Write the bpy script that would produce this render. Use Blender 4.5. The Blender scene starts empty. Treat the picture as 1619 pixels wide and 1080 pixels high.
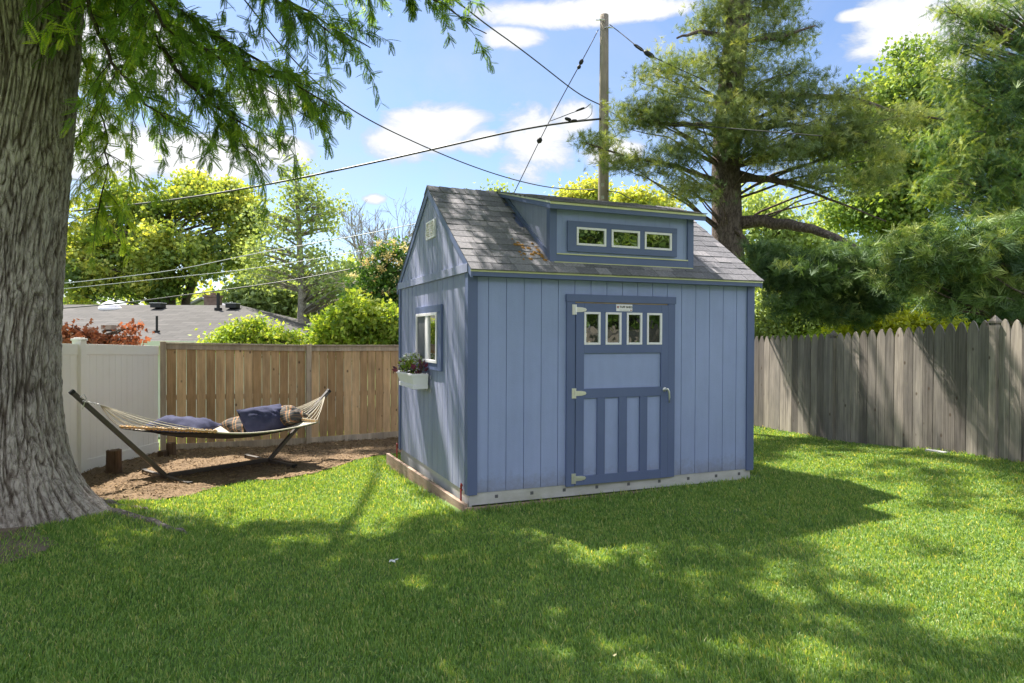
import bpy, math, random
import numpy as np
from mathutils import Vector, Matrix, noise as mnoise
random.seed(7); RNG = np.random.default_rng(11)
scene = bpy.context.scene; COL = scene.collection
PI = math.pi

# ------------------------------------------------------------------ camera maths
CAM = np.array([-2.31, -6.743, 1.884]); YAW, PIT, ROL, FPX = .392, -.011, .004, 1083.3
FW = np.array([math.sin(YAW)*math.cos(PIT), math.cos(YAW)*math.cos(PIT), math.sin(PIT)])
_rt = np.array([math.cos(YAW), -math.sin(YAW), 0]); _up = np.cross(_rt, FW)
RT = _rt*math.cos(ROL)+_up*math.sin(ROL); UP = _up*math.cos(ROL)-_rt*math.sin(ROL)
def ray(x, y): return FW+RT*(x-809.5)/FPX+UP*(540-y)/FPX
def at(x, y, d): return CAM+ray(x, y)*d
def project(P):
    D = np.atleast_2d(P)-CAM; z = D@FW
    zz = np.where(z < .05, .05, z)
    return np.stack([809.5+FPX*(D@RT)/zz, 540-FPX*(D@UP)/zz, z], 1)
SUN = np.array([-.21, .64, 1.0]); SH = SUN/SUN[2]; SUN_N = SUN/np.linalg.norm(SUN)

# ------------------------------------------------------------------ terrain
CP = np.array([(0,0,.05),(3.8,0,.10),(-.2,3.05,-.06),(-3.36,6.1,-.124),(-.95,6.4,-.18),(.86,6.75,-.2),(-4.2,4.2,-.06),
    (7,1.7,.117),(6.75,-1,.30),(7.3,4.2,.05),(-2.3,-6.7,0),(2.5,-5,.06),(5.5,-3.5,.2),(-4,.9,.02),(-3,3.2,-.04),(-1.7,3.9,-.05),
    (4,4,-.02),(-1.5,0,.0),(6.6,-7,.4),(-8,-5,0),(-8,3,0),(4,8,-.25),(-2,-2.5,.0)])
_Q = np.c_[np.ones(len(CP)), CP[:,0], CP[:,1]]
_co = np.linalg.lstsq(_Q, CP[:,2], rcond=None)[0]
_rs = CP[:,2]-_Q@_co
def smooth(a, b, t):
    t = np.clip((t-a)/(b-a), 0, 1); return t*t*(3-2*t)
def gz(x, y):
    x = np.asarray(x, float); y = np.asarray(y, float)
    xc = np.clip(x, -9, 9); yc = np.clip(y, -8, 9)
    base = _co[0]+_co[1]*xc+_co[2]*yc
    w = 1/((xc[..., None]-CP[:,0])**2+(yc[..., None]-CP[:,1])**2+.6)**2
    z = base+(w*_rs).sum(-1)/w.sum(-1)
    far = smooth(8.0, 12, y)*smooth(12, 3, x)                     # the neighbour's plot lies lower
    z = z-1.0*far-.35*smooth(10, 40, np.hypot(x, y))
    # mound round the big trunk
    z = z+.10*np.exp(-(((x-TRX)**2+(y-TRY)**2)/1.3))
    return z
_t = at(-22, 540, 6.75); TRX, TRY = float(_t[0]), float(_t[1])
def g1(x, y): return float(gz(np.array([x]), np.array([y]))[0])
def gp(px, py):
    r = ray(px, py); z = 0.
    for _ in range(12):
        p = CAM+r*((z-CAM[2])/r[2]); z = g1(p[0], p[1])
    return np.array([p[0], p[1], z])

# ------------------------------------------------------------------ helpers: tagging
def tag(o, label=None, cat=None, group=None, kind=None):
    if label: o['label'] = label
    if cat: o['category'] = cat
    if group: o['group'] = group
    if kind: o['kind'] = kind
    return o
def thing(name, label, cat, loc=(0,0,0), group=None):
    o = bpy.data.objects.new(name, None); COL.objects.link(o); o.location = loc; o.empty_display_size = .2
    return tag(o, label, cat, group)
def origin(o):
    v = Vector((0,0,0))
    while o is not None: v += o.location; o = o.parent
    return v

class MB:
    """collects world-space geometry and links it as ONE mesh object (optionally as a part of a thing)"""
    def __init__(s): s.v = []; s.f = []; s.t = []; s.pieces = []
    def add(s, vs, fs, tint=.5):
        n = len(s.v); s.v += [tuple(map(float, v)) for v in vs]; s.f += [tuple(n+i for i in f) for f in fs]; s.t += [tint]*len(fs); s.pieces.append((n, len(s.v), len(s.f)-len(fs), len(s.f)))
    def box(s, x0, x1, y0, y1, z0, z1, tint=.5):
        vs = [(x0,y0,z0),(x1,y0,z0),(x1,y1,z0),(x0,y1,z0),(x0,y0,z1),(x1,y0,z1),(x1,y1,z1),(x0,y1,z1)]
        s.add(vs, [(0,3,2,1),(4,5,6,7),(0,1,5,4),(1,2,6,5),(2,3,7,6),(3,0,4,7)], tint)
    def obox(s, c, ax, ay, az, tint=.5):
        """box centred at c with half-axis vectors"""
        c, ax, ay, az = map(np.array, (c, ax, ay, az)); vs = []
        for k in (-1, 1):
            for i, j in ((-1,-1),(1,-1),(1,1),(-1,1)): vs.append(c+ax*i+ay*j+az*k)
        s.add(vs, [(0,3,2,1),(4,5,6,7),(0,1,5,4),(1,2,6,5),(2,3,7,6),(3,0,4,7)], tint)
    def bar(s, p, q, w, h, up=(0,0,1), tint=.5):
        p, q = np.array(p, float), np.array(q, float); d = q-p; L = np.linalg.norm(d); d /= L
        sd = np.cross(d, up); sd /= np.linalg.norm(sd); u = np.cross(sd, d)
        s.obox((p+q)/2, d*L/2, sd*w/2, u*h/2, tint)
    def prism(s, prof, axis, a, b, tint=.5):
        """profile of 2D points extruded along axis 'x' (prof=(y,z)), 'y' (prof=(x,z)) or 'z'"""
        n = len(prof)
        def P(p, t): return (t, p[0], p[1]) if axis == 'x' else ((p[0], t, p[1]) if axis == 'y' else (p[0], p[1], t))
        vs = [P(p, a) for p in prof]+[P(p, b) for p in prof]
        fs = [tuple(range(n))[::-1], tuple(range(n, 2*n))]+[(i, (i+1) % n, n+(i+1) % n, n+i) for i in range(n)]
        s.add(vs, fs, tint)
    def tube(s, pts, rad, seg=8, tint=.5, cap=True):
        pts = [np.array(p, float) for p in pts]; n = len(pts)
        if not hasattr(rad, '__len__'): rad = [rad]*n
        ref = np.array([0,0,1.]); vs = []; fs = []
        d0 = pts[1]-pts[0]
        if abs(d0[2])/np.linalg.norm(d0) > .9: ref = np.array([1.,0,0])
        for i in range(n):
            d = pts[min(i+1,n-1)]-pts[max(i-1,0)]; d = d/(np.linalg.norm(d)+1e-9)
            a = np.cross(d, ref); a /= np.linalg.norm(a)+1e-9; b = np.cross(d, a); ref = -np.cross(d, a) if False else ref
            for k in range(seg):
                t = 2*PI*k/seg; vs.append(pts[i]+(a*math.cos(t)+b*math.sin(t))*rad[i])
        for i in range(n-1):
            for k in range(seg):
                fs.append((i*seg+k, i*seg+(k+1) % seg, (i+1)*seg+(k+1) % seg, (i+1)*seg+k))
        if cap: fs += [tuple(range(seg))[::-1], tuple((n-1)*seg+k for k in range(seg))]
        s.add(vs, fs, tint)
    def build_each(s, name, m, parent=None, **kw):
        """every piece collected so far becomes an object of its own"""
        out = []; fi = 0
        for n0, n1, f0, f1 in s.pieces:
            q = MB(); q.v = s.v[n0:n1]; q.f = [tuple(i-n0 for i in f) for f in s.f[f0:f1]]; q.t = s.t[f0:f1]; out.append(q.build(name, m, parent, **kw))
        return out
    def build(s, name, m, parent=None, smooth=False, bevel=0, label=None):
        me = bpy.data.meshes.new(name)
        off = np.array(origin(parent)) if parent is not None else np.zeros(3)
        me.from_pydata([tuple(np.array(v)-off) for v in s.v], [], s.f)
        a = me.attributes.new('tint', 'FLOAT', 'FACE'); a.data.foreach_set('value', np.array(s.t, 'f'))
        me.materials.append(m); me.update()
        if smooth: me.polygons.foreach_set('use_smooth', [True]*len(me.polygons))
        o = bpy.data.objects.new(name, me); COL.objects.link(o); o.parent = parent
        if bevel:
            b = o.modifiers.new('b', 'BEVEL'); b.width = bevel; b.segments = 2; b.limit_method = 'ANGLE'; b.harden_normals = False
        if label: o['label'] = label
        return o
def np_mesh(name, V, F, m, parent=None, tint=None, smooth=False):
    """V (n,3), F (k,4) or (k,3) int array"""
    off = np.array(origin(parent)) if parent is not None else np.zeros(3)
    V = np.ascontiguousarray(V-off, 'f'); F = np.ascontiguousarray(F, 'i'); k = F.shape[1]
    me = bpy.data.meshes.new(name)
    me.vertices.add(len(V)); me.vertices.foreach_set('co', V.ravel())
    me.loops.add(F.size); me.loops.foreach_set('vertex_index', F.ravel())
    me.polygons.add(len(F)); me.polygons.foreach_set('loop_start', np.arange(0, F.size, k, dtype='i'))
    try: me.polygons.foreach_set('loop_total', np.full(len(F), k, 'i'))
    except Exception: pass
    if tint is not None:
        a = me.attributes.new('tint', 'FLOAT', 'FACE'); a.data.foreach_set('value', np.ascontiguousarray(tint, 'f'))
    me.polygons.foreach_set('use_smooth', np.full(len(F), smooth, bool))
    me.materials.append(m); me.update(calc_edges=True); 
    o = bpy.data.objects.new(name, me); COL.objects.link(o); o.parent = parent
    return o

# ------------------------------------------------------------------ helpers: materials
def new_mat(name):
    m = bpy.data.materials.new(name); m.use_nodes = True; nt = m.node_tree; nt.nodes.clear()
    out = nt.nodes.new('ShaderNodeOutputMaterial'); return m, nt, out
def N(nt, t, **kw):
    n = nt.nodes.new(t)
    for k, v in kw.items():
        if k in n.inputs: n.inputs[k].default_value = v
        else: setattr(n, k, v)
    return n
def L(nt, a, b): nt.links.new(a, b)
def rgba(c): return (c[0], c[1], c[2], 1)
def ramp(nt, fac, stops, interp='LINEAR'):
    r = N(nt, 'ShaderNodeValToRGB'); r.color_ramp.interpolation = interp; e = r.color_ramp.elements
    while len(e) < len(stops): e.new(.5)
    for i, (p, c) in enumerate(stops): e[i].position = p; e[i].color = rgba(c)
    L(nt, fac, r.inputs[0]); return r.outputs[0]
def mixc(nt, fac, a, b, mode='MIX'):
    n = N(nt, 'ShaderNodeMix', data_type='RGBA', blend_type=mode)
    for s, v in ((n.inputs[0], fac), (n.inputs[6], a), (n.inputs[7], b)):
        if hasattr(v, 'is_linked'): L(nt, v, s)
        else: s.default_value = v if not isinstance(v, tuple) else rgba(v)
    return n.outputs[2]
def math_(nt, op, a, b=0., c=None):
    n = N(nt, 'ShaderNodeMath', operation=op)
    for i, v in enumerate((a, b) if c is None else (a, b, c)):
        if hasattr(v, 'is_linked'): L(nt, v, n.inputs[i])
        else: n.inputs[i].default_value = v
    return n.outputs[0]
def coords(nt, scale=(1,1,1), rot=(0,0,0)):
    tc = N(nt, 'ShaderNodeNewGeometry'); mp = N(nt, 'ShaderNodeMapping'); mp.inputs['Scale'].default_value = scale; mp.inputs['Rotation'].default_value = rot
    L(nt, tc.outputs['Position'], mp.inputs[0]); return mp.outputs[0]
def noise(nt, vec, scale, detail=5, rough=.55, dist=0):
    n = N(nt, 'ShaderNodeTexNoise'); n.inputs['Scale'].default_value = scale; n.inputs['Detail'].default_value = detail
    n.inputs['Roughness'].default_value = rough; n.inputs['Distortion'].default_value = dist; L(nt, vec, n.inputs['Vector']); return n.outputs[0]
def tint_attr(nt):
    a = N(nt, 'ShaderNodeAttribute'); a.attribute_name = 'tint'; return a.outputs['Fac']
def surf(name, c1, c2, scale=6, stretch=(1,1,1), rough=.6, bump=.2, bscale=60, bstretch=None, spec=.4, metal=0, tints=None, grime=None, bdist=.004, rot=(0,0,0)):
    """general surface: two-tone noise colour, fine bump, optional per-face tint ramp, optional low grime"""
    m, nt, out = new_mat(name); p = N(nt, 'ShaderNodeBsdfPrincipled'); L(nt, p.outputs[0], out.inputs[0])
    v = coords(nt, stretch, rot); f = noise(nt, v, scale, 6, .6)
    f = math_(nt, 'MULTIPLY_ADD', f, 2.2, -.6)
    n0 = nt.nodes[-1]; n0.use_clamp = True
    c = mixc(nt, f, c1, c2)
    if tints:
        c = mixc(nt, 1.0, c, ramp(nt, tint_attr(nt), tints), 'MULTIPLY')
    if grime:
        g = ramp(nt, noise(nt, coords(nt), grime[0], 5, .7), [(.45, (0,0,0)), (.75, (1,1,1))])
        c = mixc(nt, math_(nt, 'MULTIPLY', g, grime[2]), c, grime[1])
    L(nt, c, p.inputs['Base Color'])
    p.inputs['Roughness'].default_value = rough; p.inputs['Specular IOR Level'].default_value = spec; p.inputs['Metallic'].default_value = metal
    if bump:
        b = N(nt, 'ShaderNodeBump'); b.inputs['Strength'].default_value = bump; b.inputs['Distance'].default_value = bdist
        L(nt, noise(nt, coords(nt, bstretch or stretch, rot), bscale, 6, .6), b.inputs['Height']); L(nt, b.outputs[0], p.inputs['Normal'])
    return m
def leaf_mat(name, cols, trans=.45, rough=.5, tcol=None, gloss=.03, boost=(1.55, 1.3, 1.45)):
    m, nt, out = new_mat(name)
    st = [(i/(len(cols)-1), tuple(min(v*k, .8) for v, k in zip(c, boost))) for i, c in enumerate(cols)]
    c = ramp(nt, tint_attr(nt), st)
    d = N(nt, 'ShaderNodeBsdfDiffuse'); L(nt, c, d.inputs[0])
    t = N(nt, 'ShaderNodeBsdfTranslucent'); L(nt, mixc(nt, 1., c, tcol or (1.5,1.4,.62), 'MULTIPLY'), t.inputs[0])
    g = N(nt, 'ShaderNodeBsdfGlossy'); g.inputs['Roughness'].default_value = rough; g.inputs['Color'].default_value = (.8,.9,.8,1)
    mx = N(nt, 'ShaderNodeMixShader'); mx.inputs[0].default_value = trans; L(nt, d.outputs[0], mx.inputs[1]); L(nt, t.outputs[0], mx.inputs[2])
    m2 = N(nt, 'ShaderNodeMixShader'); m2.inputs[0].default_value = gloss; L(nt, mx.outputs[0], m2.inputs[1]); L(nt, g.outputs[0], m2.inputs[2])
    L(nt, m2.outputs[0], out.inputs[0]); return m

M = {}
def splash(m):
    nt = m.node_tree; p = next(n for n in nt.nodes if n.type == 'BSDF_PRINCIPLED'); src = p.inputs['Base Color'].links[0].from_socket
    g = N(nt, 'ShaderNodeNewGeometry'); sp = N(nt, 'ShaderNodeSeparateXYZ'); L(nt, g.outputs['Position'], sp.inputs[0])
    h = math_(nt, 'ADD', sp.outputs[2], math_(nt, 'MULTIPLY', noise(nt, coords(nt), 14, 6, .75), .42)); f = ramp(nt, h, [(.40,(.5,.5,.5)),(.62,(0,0,0))])
    st = ramp(nt, noise(nt, coords(nt, (7,7,.5)), 1.6, 6, .7), [(.3,(.95,.95,.96)),(.7,(1.035,1.035,1.03))]); c = mixc(nt, 1., src, st, 'MULTIPLY')
    L(nt, mixc(nt, f, c, (.17,.15,.13)), p.inputs['Base Color'])
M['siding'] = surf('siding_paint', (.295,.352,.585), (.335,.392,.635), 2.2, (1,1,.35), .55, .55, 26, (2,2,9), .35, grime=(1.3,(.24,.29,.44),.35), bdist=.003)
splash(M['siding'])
M['siding_sun'] = surf('sunlit_weathered_siding_paint', (.24,.265,.43), (.38,.395,.54), 3.5, (1,3,.18), .6, .7, 30, (2,9,1), .35, grime=(1.3,(.22,.235,.30),.4), bdist=.004)  # weathered siding copy for the sides, sunlit look mixed into its colour
M['trim_sun'] = surf('sunlit_weathered_trim_paint', (.15,.17,.27), (.26,.28,.38), 2.5, (1,1,.6), .55, .5, 28, (2,7,2), .35, bdist=.0025)  # trim copy with the same sunlit tone in its colour
M['trim'] = surf('trim_paint', (.108,.138,.265), (.132,.166,.305), 2.5, (1,1,.4), .5, .45, 28, (2,2,7), .35, bdist=.0025)
M['white'] = surf('white_vinyl', (.86,.81,.84), (.9,.86,.88), 3, rough=.4, bump=.05)
M['drip'] = surf('drip_edge_metal', (.55,.56,.28), (.68,.68,.42), 5, rough=.35, bump=.05, metal=.3)
M['galv'] = surf('galvanised_steel', (.46,.45,.46), (.62,.60,.61), 4, (1,1,3), .5, .25, 30, grime=(2.2,(.33,.33,.24),.6), metal=.1)
M['hinge'] = surf('hinge_zinc', (.80,.77,.76), (.9,.87,.86), 20, rough=.28, bump=.1, metal=.7)
M['brown_frame'] = surf('bare_wood_gap', (.35,.25,.13), (.45,.34,.2), 10)
M['shingle'] = surf('asphalt_shingle', (.145,.138,.152), (.285,.272,.292), 40, rough=.92, bump=1.0, bscale=230, spec=.2,
    tints=[(0,(.70,.72,.75)),(.5,(.95,.96,.98)),(.8,(1.15,1.15,1.16)),(1,(1.4,1.38,1.38))], bdist=.004)
M['lichen'] = surf('orange_lichen', (.25,.12,.03), (.38,.2,.05), 60, rough=.95, bump=1, bscale=150)
M['timber'] = surf('weathered_timber', (.26,.165,.12), (.42,.30,.235), 5, (1,1,9), .85, .6, 40, (1,1,8), .2, grime=(3,(.5,.42,.35),.5))
def wood(name, c1, c2, tints, grain=(30,30,1.2), bump=.5, knots=True, rough=.85, kcol=(.07,.045,.03)):
    m, nt, out = new_mat(name); p = N(nt, 'ShaderNodeBsdfPrincipled'); L(nt, p.outputs[0], out.inputs[0])
    t = tint_attr(nt)
    geo = N(nt, 'ShaderNodeNewGeometry'); sep = N(nt, 'ShaderNodeCombineXYZ'); L(nt, math_(nt, 'MULTIPLY', t, 37.), sep.inputs[2])
    add = N(nt, 'ShaderNodeVectorMath', operation='ADD'); L(nt, geo.outputs['Position'], add.inputs[0]); L(nt, sep.outputs[0], add.inputs[1])
    mp = N(nt, 'ShaderNodeMapping'); mp.inputs['Scale'].default_value = grain; L(nt, add.outputs[0], mp.inputs[0])
    n1 = noise(nt, mp.outputs[0], 1.2, 8, .65, .6)
    mp2 = N(nt, 'ShaderNodeMapping'); mp2.inputs['Scale'].default_value = (4,4,1.1); L(nt, add.outputs[0], mp2.inputs[0])
    n2 = noise(nt, mp2.outputs[0], 1.5, 4, .6)
    c = mixc(nt, ramp(nt, n1, [(.3,(0,0,0)),(.7,(1,1,1))]), c1, c2)
    c = mixc(nt, 1., c, ramp(nt, n2, [(.3,(.72,.72,.74)),(.7,(1.2,1.18,1.15))]), 'MULTIPLY')
    fr = math_(nt, 'FRACT', math_(nt, 'MULTIPLY', t, 7.31))
    c = mixc(nt, 1., c, ramp(nt, fr, tints), 'MULTIPLY')
    if knots:
        vo = N(nt, 'ShaderNodeTexVoronoi'); vo.inputs['Scale'].default_value = 1.; mp3 = N(nt, 'ShaderNodeMapping'); mp3.inputs['Scale'].default_value = (5,5,3.2)
        L(nt, add.outputs[0], mp3.inputs[0]); L(nt, mp3.outputs[0], vo.inputs['Vector'])
        k = ramp(nt, vo.outputs['Distance'], [(.05,(1,1,1)),(.11,(0,0,0))])
        c = mixc(nt, math_(nt, 'MULTIPLY', k, .8), c, kcol)
    L(nt, c, p.inputs['Base Color']); p.inputs['Roughness'].default_value = rough; p.inputs['Specular IOR Level'].default_value = .2
    b = N(nt, 'ShaderNodeBump'); b.inputs['Strength'].default_value = bump; b.inputs['Distance'].default_value = .004; L(nt, n1, b.inputs['Height']); L(nt, b.outputs[0], p.inputs['Normal'])
    return m
M['cedar'] = wood('cedar_boards', (.46,.305,.16), (.66,.48,.29), [(0,(.68,.61,.54)),(.5,(1,.96,.92)),(1,(1.28,1.26,1.24))])
M['cedar_frame'] = wood('cedar_posts', (.40,.32,.235), (.55,.46,.36), [(0,(.85,.83,.8)),(1,(1.1,1.1,1.1))])
M['grey_wood'] = wood('weathered_grey_pickets', (.135,.121,.110), (.32,.29,.265), [(0,(.62,.60,.59)),(.5,(1,.99,.97)),(1,(1.5,1.44,1.36))], grain=(34,34,1.0), bump=.8)
M['vinyl'] = surf('cream_vinyl', (.84,.80,.74), (.88,.85,.79), 1.2, rough=.45, bump=.04, grime=(1.5,(.72,.66,.55),.25))
M['pole'] = wood('pole_wood', (.23,.19,.15), (.36,.31,.26), [(0,(1,1,1)),(1,(1,1,1))], grain=(16,16,.8), knots=False)
M['wire'] = surf('wire_rubber', (.03,.03,.035), (.05,.05,.055), rough=.5, bump=0)
M['wire_l'] = surf('wire_aluminium', (.30,.31,.33), (.38,.39,.41), rough=.45, bump=0)
M['metal_dark'] = surf('stand_bronze_steel', (.055,.043,.036), (.085,.068,.056), 9, rough=.42, bump=.1, spec=.6)
M['steel'] = surf('steel_chain', (.55,.55,.54), (.7,.7,.7), 9, rough=.3, bump=0, metal=.8)
M['navy'] = surf('navy_cloth', (.038,.040,.082), (.06,.064,.115), 5, rough=.9, bump=.4, bscale=350, spec=.15)
M['rope'] = surf('cream_rope', (.50,.45,.36), (.62,.57,.47), 30, rough=.9, bump=.5, bscale=200, spec=.1)
M['hfabric'] = surf('hammock_fabric', (.34,.31,.26), (.46,.42,.35), 12, (6,6,1), .9, .6, 90, spec=.1)
M['hunder'] = surf('hammock_underside', (.035,.030,.045), (.05,.045,.06), 12, rough=.9, bump=.4)
M['bamboo'] = surf('spreader_wood', (.50,.28,.10), (.66,.42,.18), 14, rough=.5, bump=.3)
M['stump'] = wood('old_stump_wood', (.07,.045,.03), (.17,.11,.07), [(0,(1,1,1)),(1,(1,1,1))], grain=(12,12,2), bump=1., knots=False)
M['red'] = surf('red_steel', (.30,.02,.025), (.38,.03,.035), 9, rough=.4, bump=.05)
M['black'] = surf('black_rubber', (.012,.012,.013), (.02,.02,.02), 9, rough=.6, bump=.1)
M['brick'] = surf('chimney_brick', (.14,.09,.07), (.25,.18,.14), 8, rough=.9, bump=.6)
M['stucco'] = surf('house_wall_paint', (.55,.56,.46), (.62,.62,.52), 2, rough=.8, bump=.2)
def plaid():
    m, nt, out = new_mat('plaid_cloth'); p = N(nt, 'ShaderNodeBsdfPrincipled'); L(nt, p.outputs[0], out.inputs[0])
    v = coords(nt, (1,1,1), (.4,.3,.5)); w1 = N(nt, 'ShaderNodeTexWave', bands_direction='X'); w1.inputs['Scale'].default_value = 2.6; L(nt, v, w1.inputs[0])
    w2 = N(nt, 'ShaderNodeTexWave', bands_direction='Z'); w2.inputs['Scale'].default_value = 3.6; L(nt, v, w2.inputs[0])
    c = ramp(nt, w1.outputs[0], [(0,(.035,.035,.035)),(.5,(.06,.06,.055)),(.62,(.42,.13,.03)),(.78,(.38,.28,.13)),(.92,(.05,.05,.045))], 'CONSTANT')
    c2 = ramp(nt, w2.outputs[0], [(0,(.03,.03,.03)),(.45,(.22,.17,.10)),(.7,(.38,.12,.03)),(.8,(.05,.05,.05))], 'CONSTANT')
    L(nt, mixc(nt, .5, c, c2), p.inputs['Base Color']); p.inputs['Roughness'].default_value = .9; return m
M['plaid'] = plaid()
def glass():
    m, nt, out = new_mat('window_glass'); d = N(nt, 'ShaderNodeBsdfDiffuse'); d.inputs[0].default_value = (.012,.012,.011,1)
    g = N(nt, 'ShaderNodeBsdfGlossy'); g.inputs['Roughness'].default_value = .015; g.inputs[0].default_value = (.9,.92,.9,1)
    lw = N(nt, 'ShaderNodeFresnel'); lw.inputs['IOR'].default_value = 1.9
    b = N(nt, 'ShaderNodeBump'); b.inputs['Strength'].default_value = .25; b.inputs['Distance'].default_value = .01; L(nt, noise(nt, coords(nt), 3.5, 2), b.inputs['Height']); L(nt, b.outputs[0], g.inputs['Normal'])
    f = math_(nt, 'MULTIPLY_ADD', lw.outputs[0], 1., .22); nt.nodes[-1].use_clamp = True
    mx = N(nt, 'ShaderNodeMixShader'); L(nt, f, mx.inputs[0]); L(nt, d.outputs[0], mx.inputs[1]); L(nt, g.outputs[0], mx.inputs[2]); L(nt, mx.outputs[0], out.inputs[0]); return m
M['glass'] = glass()
M['screen'] = surf('insect_screen', (.10,.10,.11), (.13,.13,.14), 30, rough=.6, bump=.1)
def bark(name, dark, mid, light, sc=1.0, vs=.28, strength=1.0, cav=None):
    """furrowed bark: ridged, vertically stretched, distorted noise"""
    m, nt, out = new_mat(name); p = N(nt, 'ShaderNodeBsdfPrincipled'); L(nt, p.outputs[0], out.inputs[0])
    v = coords(nt, (1,1,vs))
    def ridged(s_, w, dist, det):
        n = noise(nt, v, s_, det, .6, dist); r = math_(nt, 'ABSOLUTE', math_(nt, 'MULTIPLY_ADD', n, 2., -1.)); r = math_(nt, 'MULTIPLY', r, w); nt.nodes[-1].use_clamp = True; return r
    r1 = ridged(10*sc, 4.5, .45, 3); r2 = ridged(24*sc, 3.2, .35, 4); n2 = noise(nt, v, 70*sc, 8, .75)
    h = math_(nt, 'ADD', math_(nt, 'ADD', math_(nt, 'MULTIPLY', r1, .45), math_(nt, 'MULTIPLY', r2, .22)), math_(nt, 'MULTIPLY', n2, .33))
    c = ramp(nt, h, [(.12, tuple(c*.5 for c in dark)), (.30, tuple((a_+b_)/2 for a_, b_ in zip(dark, mid))), (.55, mid), (1., tuple((a_+b_)/2 for a_, b_ in zip(light, mid)))]); n3 = noise(nt, coords(nt), 1.4, 4, .6)
    c = mixc(nt, 1., c, ramp(nt, n3, [(.3,(.8,.79,.78)),(.7,(1.2,1.18,1.17))]), 'MULTIPLY')
    if cav: c = mixc(nt, 1., c, ramp(nt, tint_attr(nt), cav), 'MULTIPLY')
    L(nt, c, p.inputs['Base Color']); p.inputs['Roughness'].default_value = .95; p.inputs['Specular IOR Level'].default_value = .1
    b = N(nt, 'ShaderNodeBump'); b.inputs['Strength'].default_value = strength; b.inputs['Distance'].default_value = .03; L(nt, h, b.inputs['Height']); L(nt, b.outputs[0], p.inputs['Normal']); return m
M['bark'] = bark('locust_bark', (.14,.12,.11), (.28,.24,.225), (.42,.37,.35), 1., .25)
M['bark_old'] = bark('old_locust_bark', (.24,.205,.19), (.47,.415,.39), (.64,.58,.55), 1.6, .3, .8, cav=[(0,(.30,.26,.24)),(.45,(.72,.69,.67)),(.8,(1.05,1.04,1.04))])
M['bark_pine'] = bark('pine_bark', (.06,.047,.04), (.17,.135,.12), (.30,.25,.22), 1.3, .35)
M['bark_thin'] = bark('thin_bark', (.05,.04,.03), (.10,.08,.065), (.17,.145,.12), 2., .4, .5)
M['bark_pale'] = bark('pale_bark', (.17,.15,.12), (.32,.29,.245), (.48,.45,.40), 1., .6, .4)
M['leaf_locust'] = leaf_mat('locust_leaves', [(.022,.055,.018),(.04,.10,.025),(.07,.16,.03),(.20,.31,.05)], .5, boost=(3.0,2.15,1.9), tcol=(1.6,1.5,.55))
M['leaf_maple'] = leaf_mat('maple_leaves', [(.045,.09,.02),(.10,.17,.03),(.19,.27,.05),(.28,.33,.07)], .42, boost=(1.8,1.5,1.5))
M['leaf_olive'] = leaf_mat('sycamore_leaves', [(.10,.12,.04),(.19,.21,.07),(.30,.30,.11),(.36,.36,.15)], .4, boost=(1.05,1.3,1.25))
M['leaf_bright'] = leaf_mat('shrub_leaves_bright', [(.07,.14,.02),(.16,.27,.03),(.27,.38,.045),(.38,.45,.10)], .4, boost=(1.25,1.15,1.3))
M['leaf_dark'] = leaf_mat('shrub_leaves_dark', [(.018,.05,.014),(.04,.10,.02),(.07,.16,.03),(.14,.24,.05)], .3)
M['leaf_deep'] = leaf_mat('deciduous_leaves', [(.035,.075,.02),(.075,.14,.035),(.15,.23,.05),(.24,.31,.08)], .42, boost=(1.75,1.55,1.6))
M['leaf_yellow'] = leaf_mat('yellow_leaves', [(.18,.22,.02),(.34,.38,.03),(.50,.52,.05)], .5, boost=(1.1,1.1,1.1))
M['leaf_red'] = leaf_mat('red_maple_leaves', [(.14,.05,.03),(.30,.11,.06),(.46,.19,.11)], .35, tcol=(1.2,.9,.6), boost=(1.1,1.1,1.1))
M['peach'] = leaf_mat('peach_flowers', [(.55,.38,.14),(.75,.60,.30),(.8,.70,.45)], .3, tcol=(1.1,1,.8), boost=(1.1,1.1,1.1))
M['needle'] = leaf_mat('pine_needles', [(.035,.065,.035),(.07,.115,.055),(.13,.18,.075),(.22,.26,.11)], .3, tcol=(1.5,1.5,.6), gloss=.04, boost=(2.1,1.75,1.35))
M['needle_low'] = leaf_mat('pine_needles_blue', [(.022,.055,.03),(.05,.105,.055),(.09,.165,.075),(.20,.27,.12)], .25, tcol=(1.4,1.5,.6), gloss=.04, boost=(2.0,1.6,1.15))
M['spruce'] = leaf_mat('spruce_needles', [(.02,.05,.025),(.05,.095,.035),(.10,.16,.05),(.24,.28,.09)], .3, tcol=(1.6,1.5,.5), boost=(1.8,1.7,1.4))
M['grass'] = leaf_mat('grass_blades', [(.058,.132,.032),(.138,.262,.058),(.24,.36,.095),(.46,.46,.21)], .42, gloss=.03, tcol=(2.6,1.95,.62), boost=(.98,1.,1.05))
M['leaf_purple'] = leaf_mat('purple_leaves', [(.05,.015,.03),(.10,.03,.05)], .2, tcol=(1.3,.6,.8), boost=(1.1,1.1,1.1))
M['flower_white'] = leaf_mat('white_petals', [(.6,.6,.62),(.85,.85,.85)], .2, tcol=(1,1,1), boost=(1.1,1.1,1.1))
M['flower_lilac'] = leaf_mat('violet_petals', [(.25,.12,.3),(.12,.05,.15)], .2, tcol=(1,1,1), boost=(1.1,1.1,1.1))

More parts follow.
